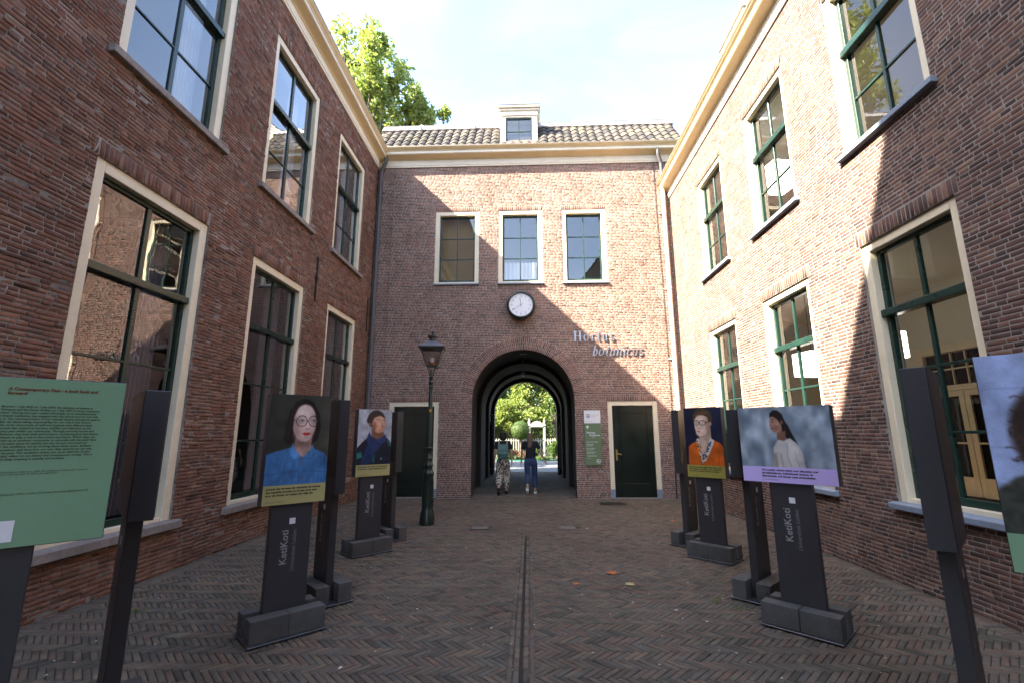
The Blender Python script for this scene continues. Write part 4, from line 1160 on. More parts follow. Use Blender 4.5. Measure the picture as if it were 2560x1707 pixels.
def text(body, size, parent, loc, mat, name='lettering', align='LEFT', rot=(R(90), 0, 0), extrude=0., space=1.0, line=1.0, shear=0., bold=0., sx=1., fit=None):
    cu = bpy.data.curves.new('text', 'FONT'); cu.body = body; cu.size = size; cu.align_x = align; cu.resolution_u = 2
    cu.space_character = space; cu.space_line = line; cu.shear = shear; cu.offset = bold; cu.extrude = extrude
    ob = bpy.data.objects.new('text', cu); COL.objects.link(ob)
    bpy.context.view_layer.update()
    me = bpy.data.meshes.new_from_object(ob.evaluated_get(bpy.context.evaluated_depsgraph_get()))
    bpy.data.objects.remove(ob); bpy.data.curves.remove(cu)
    me.name = 'lettering'; me.materials.clear()
    if fit:
        vx = [v.co.x for v in me.vertices]; k_ = fit / max(max(vx) - min(vx), 1e-6)
        me.transform(Matrix.Diagonal((k_, k_, 1, 1)))
    Mx = Matrix.Translation(loc) @ (Matrix.Rotation(rot[2], 4, 'Z') @ Matrix.Rotation(rot[1], 4, 'Y') @ Matrix.Rotation(rot[0], 4, 'X')) @ Matrix.Diagonal((sx, 1, 1, 1))
    return link(name, me, mat, parent, Mx)

# --- five pictures
def pic_denim():
    P = Paint(.52, .764, 170); P.fill((60, 59, 52)); P.shade(.80 + .35 * P.X + .10 * (P.noise(.3, 1) - .5))
    hair = (33, 26, 24); skin = (205, 174, 164)
    P.poly([(.52, .07), (.40, .12), (.31, .28), (.27, .50), (.255, .76), (.33, .82), (.45, .80), (.70, .84), (.79, .76), (.84, .55), (.80, .30), (.70, .13), (.60, .07)], hair, .03)
    P.poly([(0, .98), (.0, 1.6), (1., 1.6), (1., 1.06), (.93, .97), (.72, .88), (.58, 1.04), (.42, .86), (.14, .93)], (68, 116, 168), .014)
    P.poly([(.44, .70), (.42, .90), (.575, 1.06), (.71, .90), (.70, .68)], (168, 134, 124), .02); P.ell(.58, .80, .13, .07, (112, 84, 76), .08, a=.75)
    P.poly([(.405, .80), (.335, .94), (.43, 1.09), (.565, 1.03), (.455, .92)], (84, 134, 186), .012); P.poly([(.72, .83), (.80, .95), (.70, 1.07), (.58, 1.03), (.69, .92)], (76, 126, 178), .012)
    P.ell(.565, .46, .195, .30, skin, .02); P.ell(.575, .64, .14, .135, skin, .03); P.ell(.44, .54, .06, .20, (150, 116, 106), .09, a=.75); P.ell(.72, .50, .05, .20, (164, 130, 120), .08, a=.6)
    P.ell(.58, .29, .13, .09, (226, 200, 190), .12, a=.7); P.ell(.62, .50, .03, .10, (224, 196, 186), .05, a=.6); P.ell(.60, .735, .07, .03, (190, 154, 144), .05, a=.6); P.ell(.50, .55, .06, .05, (214, 172, 164), .08, a=.5); P.ell(.70, .55, .05, .05, (210, 168, 160), .08, a=.5)
    P.poly([(.56, .10), (.44, .20), (.385, .38), (.375, .60), (.40, .78), (.33, .80), (.27, .70), (.30, .36), (.40, .14)], hair, .03); P.poly([(.55, .10), (.66, .17), (.735, .30), (.765, .50), (.745, .70), (.70, .82), (.80, .74), (.84, .52), (.78, .26), (.66, .11)], hair, .03)
    for k in range(7): P.line([(.50 - .02 * k, .12 + .02 * k), (.36 - .008 * k, .36), (.33 - .008 * k, .76)], .004, (66, 52, 47), .35, .01)
    for ex in (.52, .715):
        P.ell(ex, .43, .055, .032, (150, 118, 110), .05, a=.7); P.ell(ex, .435, .036, .014, (206, 198, 194), .012); P.ell(ex + .003, .434, .016, .015, (58, 66, 68), .01); P.line([(ex - .042, .43), (ex - .01, .418), (ex + .04, .43)], .004, (50, 36, 34), .8); P.line([(ex - .06, .365), (ex, .345), (ex + .055, .36)], .007, (92, 70, 62), .55, .014)
    P.line([(.60, .42), (.592, .53), (.60, .555)], .010, (168, 132, 122), .5, .03); P.line([(.592, .568), (.62, .578), (.648, .566)], .006, (120, 84, 76), .75, .014)
    P.poly([(.535, .645), (.585, .628), (.607, .634), (.63, .628), (.68, .644), (.635, .675), (.58, .676)], (190, 46, 34), .014); P.line([(.54, .648), (.607, .653), (.678, .646)], .003, (110, 22, 20), .8)
    for ex in (.515, .718): P.ring(ex, .44, .088, .086, .0042, (26, 22, 24))
    P.line([(.603, .435), (.63, .435)], .004, (26, 22, 24)); P.line([(.428, .43), (.37, .415)], .004, (26, 22, 24))
    tex = 1 - .16 * (P.noise(.018, 3, (1, 7)) - .3) - .22 * (P.noise(.11, 12, (1, 2)) - .5); P.shade(np.where((P.Y > .90) & (P.C[..., 2] > P.C[..., 0] * 1.3), tex, 1.0))
    P.line([(.565, 1.05), (.55, 1.5)], .030, (60, 106, 158), .6, .012); P.line([(0.03, 1.29), (.5, 1.25)], .0035, (36, 74, 120), .9); P.line([(.60, 1.25), (.98, 1.29)], .0035, (36, 74, 120), .9)
    P.line([(.537, 1.07), (.522, 1.5)], .0028, (40, 80, 128), .9); P.line([(.60, 1.07), (.59, 1.5)], .0028, (40, 80, 128), .9); P.line([(.10, .97), (.04, 1.3)], .006, (44, 84, 132), .6, .02); P.line([(.93, 1.0), (.98, 1.4)], .006, (44, 84, 132), .6, .02)
    for by in (1.055, 1.14, 1.36): P.ell(.566, by, .018, .018, (120, 84, 62), .008)
    P.line([(.335, .94), (.43, 1.085), (.56, 1.03)], .0035, (32, 68, 112), .9); P.line([(.80, .95), (.70, 1.065), (.59, 1.03)], .0035, (32, 68, 112), .9)
    return P.finish(9)
def pic_scarf():
    P = Paint(.52, .764, 130); P.fill((176, 176, 184)); P.shade(.94 + .10 * (P.noise(.025, 2) - .5) + .08 * (P.noise(.3, 9) - .5))
    hair = (54, 42, 40); skin = (198, 144, 118)
    P.poly([(0, 1.02), (.16, .86), (.34, .72), (.80, .70), (.96, .86), (1, 1.0), (1, 1.6), (0, 1.6)], (26, 32, 46), .02)
    P.poly([(.0, 1.15), (.14, 1.12), (.16, 1.26), (.0, 1.33)], (44, 110, 108), .03); P.poly([(.88, .82), (.98, .9), (1, 1.0), (.92, .98)], (38, 104, 100), .03); P.poly([(.44, 1.22), (.52, 1.2), (.53, 1.4), (.45, 1.42)], (34, 84, 88), .02)
    P.ell(.52, .26, .26, .24, hair, .03); P.ell(.29, .30, .05, .07, hair, .02)
    P.poly([(.40, .5), (.40, .80), (.62, .86), (.78, .68), (.70, .5)], (126, 84, 68), .02)
    P.ell(.60, .38, .20, .255, skin, .02, rot=-.10); P.ell(.66, .31, .12, .12, (226, 178, 150), .07, a=.6); P.ell(.46, .48, .06, .14, (120, 80, 64), .05, a=.7); P.ell(.345, .40, .036, .062, (138, 92, 76), .015)
    P.poly([(.30, .34), (.34, .14), (.52, .05), (.70, .10), (.76, .22), (.62, .16), (.46, .22), (.39, .38)], hair, .025)
    P.face(.60, .38, .20, .255, -1, .14)
    for ex, ey in ((.585, .325), (.745, .33)): P.ell(ex, ey, .034, .015, (214, 200, 192), .01); P.ell(ex + .012, ey, .014, .015, (32, 24, 22), .008); P.line([(ex - .05, ey - .045), (ex + .01, ey - .058), (ex + .05, ey - .04)], .007, (58, 38, 34), .8)
    P.poly([(.685, .34), (.675, .44), (.70, .465), (.745, .455), (.72, .36)], (166, 118, 98), .02, .8); P.line([(.665, .462), (.70, .475), (.74, .462)], .006, (96, 56, 46), .8)
    P.poly([(.60, .54), (.68, .53), (.76, .535), (.70, .562), (.64, .562)], (150, 78, 72), .01); P.line([(.60, .542), (.69, .55), (.765, .535)], .004, (240, 230, 224), .5)
    sc = (42, 60, 104)
    P.poly([(.33, .60), (.26, .80), (.34, .98), (.55, 1.02), (.84, .86), (.82, .66), (.72, .74), (.56, .80), (.42, .74)], sc, .02); P.poly([(.36, .86), (.22, 1.1), (.12, 1.47), (.38, 1.47), (.48, 1.2), (.70, .96), (.62, .88)], (38, 54, 94), .02)
    for k in range(9): P.line([(.30 + k * .04, .66 + .03 * k), (.44 + k * .045, .92 + .01 * k)], .005, (28, 40, 76), .6)
    for k in range(6): P.line([(.28 + k * .03, 1.0), (.18 + k * .04, 1.45)], .006, (28, 40, 74), .6)
    P.line([(.72, .98), (.90, 1.0)], .004, (70, 80, 84), .6); P.ell(.72, 1.32, .02, .03, (150, 150, 150), .01)
    return P.finish(9)
def pic_cardigan():
    P = Paint(.52, .764, 130); P.fill((26, 30, 50)); P.shade(.9 + .25 * P.noise(.4, 4))
    hair = (70, 54, 40); skin = (214, 184, 164)
    P.poly([(.40, .5), (.38, .8), (.34, 1.0), (.42, 1.44), (.55, 1.4), (.72, .95), (.70, .5)], (178, 150, 134), .02)
    P.poly([(.08, 1.0), (.22, .90), (.34, .86), (.36, 1.2), (.42, 1.47), (.06, 1.47)], (186, 88, 28), .015); P.poly([(.76, .82), (.92, .90), (1, 1.0), (1, 1.47), (.40, 1.47), (.56, 1.28), (.70, 1.05)], (182, 86, 28), .015)
    P.ell(.50, .26, .25, .22, hair, .03)
    P.ell(.475, .43, .195, .30, skin, .02, rot=.06); P.ell(.42, .64, .11, .10, skin, .03); P.ell(.40, .33, .12, .10, (206, 180, 162), .07, a=.6); P.ell(.64, .46, .06, .18, (140, 108, 92), .05, a=.7); P.ell(.705, .42, .035, .06, (168, 130, 114), .015)
    P.poly([(.24, .24), (.36, .05), (.56, .02), (.74, .12), (.78, .34), (.68, .38), (.66, .26), (.52, .20), (.38, .20), (.30, .30)], hair, .025); P.poly([(.28, .22), (.5, .10), (.66, .14), (.5, .18), (.34, .24)], (104, 82, 62), .04, .7)
    P.face(.45, .44, .19, .29, 1, .16)
    for ex in (.335, .50): P.ell(ex, .395, .028, .011, (216, 208, 200), .01); P.ell(ex, .395, .014, .013, (46, 50, 56), .007); P.line([(ex - .05, .338), (ex + .05, .334)], .006, (64, 46, 34), .8)
    P.poly([(.30, .335), (.45, .335), (.44, .42), (.33, .42)], (20, 20, 22), .008, .0)
    for ex in (.33, .505): P.ring(ex, .397, .080, .056, .006, (20, 20, 24))
    P.line([(.41, .385), (.425, .385)], .006, (20, 20, 24)); P.line([(.585, .385), (.70, .37)], .006, (20, 20, 24))
    P.poly([(.395, .41), (.365, .52), (.40, .54), (.45, .53), (.43, .42)], (200, 170, 152), .02, .7); P.line([(.365, .535), (.40, .547), (.445, .536)], .006, (130, 90, 78), .8)
    P.poly([(.335, .612), (.385, .598), (.45, .612), (.39, .638)], (170, 96, 90), .012)
    g = np.random.default_rng(8)
    P.poly([(.29, .84), (.36, .78), (.40, 1.0), (.42, 1.20), (.48, 1.34), (.42, 1.4), (.34, 1.1)], (200, 198, 190), .012); P.poly([(.66, .76), (.78, .84), (.72, 1.0), (.52, 1.36), (.44, 1.38), (.58, 1.05)], (196, 192, 184), .012)
    for k in range(70):
        left = k % 2; t = g.random(); x, y = ((.33 + .10 * t, .84 + .5 * t) if left else (.70 - .24 * t, .84 + .5 * t)); c = [(28, 32, 50), (190, 130, 50), (60, 70, 100), (120, 60, 40)][k % 4]
        P.ell(x + g.normal(0, .025), y, .012 + .014 * g.random(), .01 + .012 * g.random(), c, .006, g.random() * 3)
    P.line([(.415, 1.36), (.41, 1.47)], .006, (90, 40, 14), .8); P.line([(.90, 1.0), (.86, 1.45)], .012, (140, 62, 20), .5, .02)
    return P.finish(12)
def pic_white():
    P = Paint(.75, .525, 190); P.fill((120, 136, 150))
    n = .5 * P.noise(.10, 1, (1, 1.6)) + .3 * P.noise(.05, 2, (1, 2.2)) + .25 * P.noise(.28, 3); n = (n - n.min()) / (n.max() - n.min())
    dark, lite = np.array((84, 98, 112)) / 255, np.array((170, 182, 194)) / 255
    P.C = dark * (1 - n[..., None]) + lite * n[..., None]; P.shade(1.0 + .12 * (P.X - .3))
    hair = (30, 24, 26); skin = (148, 110, 94)
    P.poly([(.50, .12), (.56, .22), (.60, .33), (.64, .42), (.655, .50), (.60, .45), (.54, .38), (.49, .30)], hair, .012)
    P.poly([(.435, .25), (.43, .42), (.52, .42), (.53, .28)], (108, 76, 64), .01)
    P.poly([(.38, .47), (.44, .385), (.50, .40), (.565, .365), (.63, .42), (.68, .52), (.70, .72), (.36, .72), (.375, .58)], (178, 174, 172), .012)
    P.poly([(.52, .44), (.56, .40), (.64, .48), (.665, .72), (.56, .72), (.53, .58)], (192, 188, 186), .02, .8); P.line([(.53, .43), (.525, .58), (.56, .71)], .006, (128, 118, 112), .6, .012); P.poly([(.37, .55), (.41, .53), (.42, .72), (.365, .72)], (120, 106, 94), .025, .7); P.line([(.45, .56), (.47, .70)], .008, (130, 116, 104), .6, .015); P.line([(.60, .50), (.64, .70)], .006, (150, 142, 138), .6, .015)
    P.ell(.435, .19, .072, .115, skin, .008, rot=.12); P.poly([(.375, .13), (.368, .20), (.358, .225), (.372, .235), (.378, .27), (.40, .29), (.43, .28), (.43, .14)], skin, .008)
    P.ell(.45, .20, .03, .02, (176, 140, 124), .03, a=.6); P.ell(.425, .25, .04, .03, (100, 70, 60), .03, a=.5)
    P.poly([(.368, .13), (.375, .08), (.41, .045), (.46, .045), (.51, .09), (.535, .18), (.53, .27), (.50, .30), (.49, .22), (.455, .15), (.41, .115), (.385, .12)], hair, .010)
    P.ell(.498, .185, .014, .026, (116, 82, 70), .008)
    P.line([(.385, .178), (.41, .182)], .004, (40, 28, 26), .9); P.line([(.38, .148), (.415, .146)], .005, (44, 30, 28), .8); P.line([(.372, .255), (.395, .252)], .005, (110, 58, 54), .9); P.ell(.375, .158, .006, .02, (150, 116, 100), .01, a=.6)
    return P.finish(9)
def pic_curls():
    P = Paint(.52, .764, 120); P.fill((150, 166, 206)); P.shade(.96 + .08 * (P.noise(.3, 5) - .5))
    for y in (.29, .78): P.line([(.02, y), (.6, y)], .006, (118, 132, 172), .8, .012)
    P.line([(.06, .34), (.18, .55), (.22, .30)], .006, (134, 150, 192), .7, .012); P.line([(.10, .85), (.3, 1.1)], .006, (134, 150, 192), .7, .012)
    g = np.random.default_rng(6)
    P.ell(.56, .66, .42, .46, (40, 28, 24), .06); P.ell(.64, .64, .20, .27, (150, 108, 90), .03)
    for k in range(130):
        a = g.uniform(0, 2 * math.pi); r = g.uniform(.75, 1.08); cx, cy = .56 + .42 * r * math.cos(a), .66 + .46 * r * math.sin(a); rr = g.uniform(.02, .05)
        ph = g.uniform(0, 6.28); pts = [(cx + rr * math.cos(ph + t * .7) + .004 * t, cy + rr * math.sin(ph + t * .7) + .008 * t) for t in range(9)]
        P.line(pts, .005, [(34, 24, 22), (64, 44, 36), (50, 34, 28)][k % 3], .9)
    P.ell(.64, .90, .09, .12, (120, 84, 70), .03); P.ell(.64, .655, .19, .265, (172, 128, 108), .03); P.ell(.62, .55, .12, .10, (194, 150, 128), .1, a=.6); P.face(.64, .655, .19, .265, 1, .16)
    for ex in (.56, .72): P.ell(ex, .61, .032, .013, (206, 196, 188), .012); P.ell(ex, .61, .014, .014, (40, 30, 26), .01); P.line([(ex - .045, .56), (ex, .545), (ex + .045, .56)], .007, (52, 36, 30), .7, .014)
    P.line([(.64, .62), (.63, .71)], .010, (140, 98, 82), .5, .03); P.line([(.605, .735), (.64, .745), (.675, .735)], .006, (96, 60, 50), .8, .014); P.poly([(.575, .80), (.64, .785), (.705, .80), (.64, .83)], (150, 72, 66), .014)
    P.poly([(-.1, 1.22), (.12, 1.02), (.3, .96), (.5, .94), (1., .95), (1, 1.6), (-.1, 1.6)], (58, 60, 54), .03); 
    P.shade(1 - .5 * (P.noise(.04, 7) - .4) * (P.Y > 1.05))
    return P.finish(9)
def pic_plain(c0, c1, w, h, seed):
    P = Paint(w, h, 70); P.fill(c0); n = P.noise(.35, seed); P.C = P.C * (1 - n[..., None]) + np.array(c1) / 255 * n[..., None]
    P.ell(.5, .62 * P.asp / 1.3, .17, .24, tuple(int(v * .5) for v in c1), .03); P.poly([(.1, P.asp), (.2, P.asp * .72), (.8, P.asp * .72), (.9, P.asp)], tuple(int(v * .4) for v in c0), .03)
    return P

# --- exhibition stands
BASE_W, BASE_D = .60, .41
def stand(cx, cy, deg, label, land=False, pic=None, caption=None, ctext=None, csize=.024, cby=None, capm=None, ctxm='caption_dark', z0=None, align='LEFT', back=None):
    s = empty('exhibition_stand', (cx, cy, 0), R(deg), label, 'display stand', 'exhibition stands in the yard')
    MB().box(-BASE_W / 2, BASE_W / 2, -BASE_D / 2, BASE_D / 2, .012, .022).build('base_plate', M['steel'], s, bevel=.002)
    ft = MB()
    for sx in (-1, 1):
        for sy in (-1, 1): ft.box(sx * .25 - .03, sx * .25 + .03, sy * .16 - .02, sy * .16 + .02, -.002, .0118)
    ft.build('foot_pads', M['iron'], s)
    for sx in (-1, 1):
        for sy in (-1, 1):
            b = MB(); x0 = .002 if sx > 0 else -.288; y0 = .046 if sy > 0 else -.176
            b.box(x0, x0 + .286, y0, y0 + .13, .0225, .19); b.build('concrete_block', M['concrete'], s, bevel=.0035, M=Matrix.Translation((random.uniform(-.003, .003), random.uniform(-.004, .004), 0)))
    zb, zt, w = (1.165, 1.83, .75) if land else (1.015, 1.94, .52)
    lg = MB().box(-.1675, .1675, -.036, .036, .0225, zb + .02).build('upright', M['anthracite'], s, bevel=.003)
    pn = MB().box(-w / 2, w / 2, -.055, .055, zb, zt).build('panel', M['anthracite'], s, bevel=.003)
    capf = .205 if land else .172
    h = zt - zb; hc = h * capf
    if pic is not None:
        pf = print_face(pic, w - .006, h - hc, s, (0, -.0575, zb + hc + (h - hc) / 2), 'portrait_print')
    if capm is not None:
        c = MB(); c.quad((-w / 2 + .003, -.0577, zb + .002), (w / 2 - .003, -.0577, zb + .002), (w / 2 - .003, -.0577, zb + hc), (-w / 2 + .003, -.0577, zb + hc)); c.build('caption_strip', capm, s)
    if ctext:
        text(ctext, csize, s, (-w / 2 + .025 if align == 'LEFT' else -.21, -.0590, zb + hc - .034), M[ctxm], 'caption_lettering', shear=.15, bold=.0009, line=1.15, fit=.45)
    if cby:
        text(cby, csize * .62, s, (-w / 2 + .025 if align == 'LEFT' else -.21, -.0590, zb + .022), M[ctxm], 'caption_lettering')
    if back is not None:
        print_face(back, w - .006, h - hc, s, (0, .0575, zb + hc + (h - hc) / 2), 'portrait_print', math.pi)
    for sgn, rz in ((-1, 0), (1, math.pi)):
        y = sgn * .0375
        for (t, sz, off, mt, dz, ln_) in (('KetiKoti', .066, -.02, 'grey_text', .485, .27), ('Universiteit Leiden', .04, .045, 'grey_text2', .545, .33)):
            o = text(t, sz, lg, (0, 0, 0), M[mt], 'lettering', bold=.001, fit=ln_)
            o.matrix_basis = Matrix.Rotation(rz, 4, 'Z') @ Matrix.Translation((off, -.0375, zb - dz)) @ Matrix.Rotation(R(-90), 4, 'Y') @ Matrix.Rotation(R(90), 4, 'X')
        st = MB(); st.quad((-.018, -.0372, zb - .165), (.030, -.0372, zb - .165), (.030, -.0372, zb - .117), (-.018, -.0372, zb - .117))
        st.build('blank_sticker', M['white'], lg, Matrix.Rotation(rz, 4, 'Z'))
    return s
M['cap_olive'] = plain('caption_olive', srgb(152, 146, 98, 1.35), .45, .04, 2, 30, bump=0)
M['cap_mustard'] = plain('caption_mustard', srgb(140, 134, 66, 1.3), .45, .04, 2, 30, bump=0)
M['cap_lilac'] = plain('caption_lilac', srgb(166, 150, 204, 1.5), .45, .04, 2, 30, bump=0)
M['panel_green'] = plain('panel_green', srgb(112, 146, 116, 1.12), .45, .04, 2, 30, bump=0)
A_, B_ = 45, -45
stand(-2.06, 4.12, A_, 'exhibition stand with portrait in denim shirt and round glasses', pic=pic_denim(), capm=M['cap_olive'], ctext='Je moet niet vergeten dat generaties van mensen\nniet hetzelfde mochten en konden doen waar-\ndoor die kansen nog steeds niet gelijk zijn.', csize=.0225, cby='communicatie medewerker')
stand(-2.07, 4.90, B_, 'dark exhibition stand edge-on behind the denim portrait stand', pic=pic_plain((24, 22, 24), (44, 40, 40), .52, .764, 1), capm=M['anthracite'])
stand(-2.25, 6.71, A_, 'exhibition stand with portrait in blue scarf on pale wall', pic=pic_scarf(), capm=M['cap_olive'], ctext='Gemotiveerd om te zien hoe veel mensen\nworden als je gewicht gekoesterd wordt.', csize=.0215, cby='communicatie medewerker')
stand(-2.23, 7.56, B_, 'dark exhibition stand edge-on beside the street lamp', pic=pic_plain((30, 30, 32), (50, 46, 44), .52, .764, 2), capm=M['anthracite'])
stand(2.39, 6.53, B_, 'exhibition stand with portrait in orange cardigan on navy', pic=pic_cardigan(), capm=M['cap_mustard'], ctext='Wanneer in een bestuurlijke positie krijgen, moet\nhet voordeel van de twijfel, en voor studenten en\nmedewerkers van kleur geldt dat veel minder.', csize=.0205, cby='hoogleraar en bestuurder')
stand(2.37, 7.34, A_, 'exhibition stand with print toned by reflected light edge-on behind the orange cardigan stand', pic=pic_plain((118, 100, 80), (70, 60, 50), .52, .764, 3), capm=M['anthracite'])  # sunlight bounced onto this face is put into the beige print
stand(2.29, 4.32, B_, 'wide exhibition stand with portrait of white blouse and lilac caption', land=True, pic=pic_white(), capm=M['cap_lilac'], ctext='We moeten ruimte maken voor discussies over\nherstelbetalingen, institutioneel racisme, en\ndiscriminatie, ook binnen onze universiteiten.', csize=.0215, cby='promovenda geschiedenis', align='C')
stand(2.31, 5.10, A_, 'dark exhibition stand edge-on behind the lilac caption stand', land=True, pic=pic_plain((26, 24, 24), (40, 40, 42), .75, .525, 4), capm=M['anthracite'])
stand(2.28, 2.06, B_, 'exhibition stand with curly hair portrait on pale blue boards', pic=pic_curls(), capm=M['panel_green'])
stand(2.24, 2.73, A_, 'bare dark exhibition stand edge-on beside the curly hair portrait', pic=pic_plain((20, 20, 24), (34, 34, 38), .52, .764, 5), capm=M['anthracite'])
stand(-2.25, 2.68, B_, 'dark brown exhibition stand edge-on beside the green text panel', land=True, pic=pic_plain((40, 30, 28), (60, 46, 40), .75, .525, 6), capm=M['anthracite'])
# green text panel
s1 = stand(-2.14, 1.82, A_, 'exhibition stand with green text panel', land=True)
c = MB(); c.quad((-.372, -.0577, 1.168), (.372, -.0577, 1.168), (.372, -.0577, 1.827), (-.372, -.0577, 1.827)); c.build('text_panel', M['panel_green'], s1)
text('A Contemporary Past - a look back and\nforward', .0155, s1, (.01, -.0592, 1.777), M['title_red'], 'title_lettering', bold=.0007, shear=.08, fit=.272)
body = ('Between 1 July 2023 to 1 July 2024, the abolition of slavery in\nSuriname and the Dutch Antilles on 1 July 1873 is being commemo-\nrated.* During this year, Leiden University, as an educational and\nresearch institution, has engaged with this history and its own role\nin it. The commemoration of our colonial history and slavery past is,\nafter all, about taking responsibility for our role in this history.\nThis series of portraits of staff and students with different back-\ngrounds was created to increase visibility and reflection on the\nslavery past within our community. Through personal stories and\nreflections, they look back and forward, considering how this history\ncontinues to play a role in the present and future. Which steps can\nwe take as an academic community to reconcile with the past? How\ncan we make space for painful, but also honest conversations?\nWith this exhibition, we try to bring these issues closer, facilitate\nconversations, and show how our own daily experiences can rela-\nte to the past. This exhibition invites you, as an observer, to also\n(critically) reflect on our history and contemporary society. This is\nhow we keep investing in equality and inclusion.')
text(body, .010, s1, (.0, -.0592, 1.708), M['body_brown'], 'body_lettering', bold=.0002, shear=.1, line=1.12, fit=.305)
text('* the official abolition of slavery in 1863, forced labour continued for at least 10\nyears, which is why the date of 1873 is also significant', .009, s1, (.0, -.0592, 1.452), M['body_brown'], 'body_lettering', shear=.1, fit=.29)
text('Photographs\n\nDesign: 2D3D Design\n\nDiversity and Inclusion Expertise Office, Leiden University (diversiteit@leidenuniv.nl)', .009, s1, (-.05, -.0592, 1.415), M['body_brown'], 'body_lettering', shear=.1, line=1.2, fit=.35)
st = MB(); st.quad((-.0, -.0592, 1.19), (.10, -.0592, 1.19), (.10, -.0592, 1.27), (-.0, -.0592, 1.27)); st.build('blank_sticker', M['white'], s1)

# ------------------------------------------------------------------ clock
ck = empty('wall_clock', (-0.20, YF - .02, 4.945), 0, 'round white clock in dark green case above the arch', 'clock')
def ring_y(prof, seg=40):
    m = MB(); m.lathe(prof, seg, cap=False); m.v = [(x, -z, y) for (x, y, z) in m.v]; return m
ring_y([(.30, .0), (.36, .0), (.385, .05), (.385, .20), (.365, .235), (.335, .245), (.322, .235), (.318, .215)]).build('clock_case', M['lampgreen'], ck, smooth=True)
fc = MB(); fc.lathe([(.001, .205), (.322, .205)], 48, cap=False); fc.v = [(x, -z, y) for (x, y, z) in fc.v]; fo = fc.build('clock_face', M['clockface'], ck)
for i in range(1, 13):
    a = math.pi / 2 - i * math.pi / 6
    text(str(i), .078, fo, (.245 * math.cos(a), -.2075, .245 * math.sin(a) - .027), M['clock_ink'], 'numeral', 'CENTER')
tk = MB()
for i in range(60):
    a = i * math.pi / 30; r0, r1, w_ = (.295, .31, .004) if i % 5 == 0 else (.30, .308, .0018)
    ca, sa = math.cos(a), math.sin(a)
    tk.quad((r0 * ca - w_ * sa, -.207, r0 * sa + w_ * ca), (r0 * ca + w_ * sa, -.207, r0 * sa - w_ * ca), (r1 * ca + w_ * sa, -.207, r1 * sa - w_ * ca), (r1 * ca - w_ * sa, -.207, r1 * sa + w_ * ca))
tk.build('minute_marks', M['clock_ink'], fo)
def hand(deg, L, w, y, tail):
    h = MB(); a = R(90 - deg); ca, sa = math.cos(a), math.sin(a)
    pts = [(-tail, -w), (-tail, w), (L * .70, w * .8), (L * .78, w * 1.9), (L, 0), (L * .78, -w * 1.9), (L * .70, -w * .8)]
    vs = [(x * ca - y_ * sa, y, x * sa + y_ * ca) for (x, y_) in pts]; vs2 = [(p[0], p[1] - .004, p[2]) for p in vs]
    n = len(pts); h.add(vs + vs2, [tuple(range(n)), tuple(range(2 * n - 1, n - 1, -1))] + [(i, (i + 1) % n, n + (i + 1) % n, n + i) for i in range(n)])
    h.build('clock_hand', M['clock_ink'], ck)
hand(352, .21, .007, -.212, .05); hand(238, .265, .005, -.219, .06)
hub = MB(); hub.lathe([(.001, .226), (.014, .226), (.014, .206)], 12, cap=False); hub.v = [(x, -z, y) for (x, y, z) in hub.v]; hub.build('hub', M['clock_ink'], ck)
bk_ = MB(); bk_.box(-.15, .15, .0, .016, -.15, .15); bk_.build('mount', M['iron'], ck)

# ------------------------------------------------------------------ steel lettering on the wall (drawn with a broad nib)
def glyph(strokes, hgt, italic, parent, x0, z0, y=-.020, th=.012):
    m = MB(); sh = math.tan(R(14)) if italic else 0
    k = [0]
    def nib(pts, w, thin):
        ang = R(22); nx, nz = math.cos(ang), math.sin(ang)
        for a, b in zip(pts[:-1], pts[1:]):
            k[0] += 1; e = k[0] * .0006
            hx, hz = w / 2 * nx, w / 2 * nz; t = thin / 2
            d = Vector((b[0] - a[0], b[1] - a[1])); d = d.normalized() if d.length else Vector((1, 0)); px, pz = -d.y * t, d.x * t
            dot = abs(px * nx + pz * nz) / max(t, 1e-6)
            sgn = 1 if (px * hx + pz * hz) >= 0 else -1
            ox, oz = hx * sgn + px, hz * sgn + pz
            ex, ez = d.x * t, d.y * t
            q = [(a[0] - ex + ox, a[1] - ez + oz), (b[0] + ex + ox, b[1] + ez + oz), (b[0] + ex - ox, b[1] + ez - oz), (a[0] - ex - ox, a[1] - ez - oz)]
            q = [(x0 + (x + z * sh) * hgt, z0 + z * hgt) for (x, z) in q]
            vs = [(x, y - e, z) for (x, z) in q] + [(x, y + th, z) for (x, z) in q]
            m.add(vs, [(0, 1, 2, 3), (7, 6, 5, 4), (0, 4, 5, 1), (1, 5, 6, 2), (2, 6, 7, 3), (3, 7, 4, 0)])
    for (pts, w, thin) in strokes: nib(pts, w, thin)
    # stand-off pin
    pm = x0 + .2 * hgt
    m.box(pm - .006, pm + .006, y + th, .005, z0 + .3 * hgt, z0 + .3 * hgt + .012)
    return m.build('letter', M['letter_steel'], parent)
def arcp(cx, cz, rx, rz, a0, a1, n=9): return [(cx + rx * math.cos(R(a0 + (a1 - a0) * i / n)), cz + rz * math.sin(R(a0 + (a1 - a0) * i / n))) for i in range(n + 1)]
W1, T1 = .12, .035
def serif(x, z, w=.20): return ([(x - w / 2, z), (x + w / 2, z)], .0, .05)
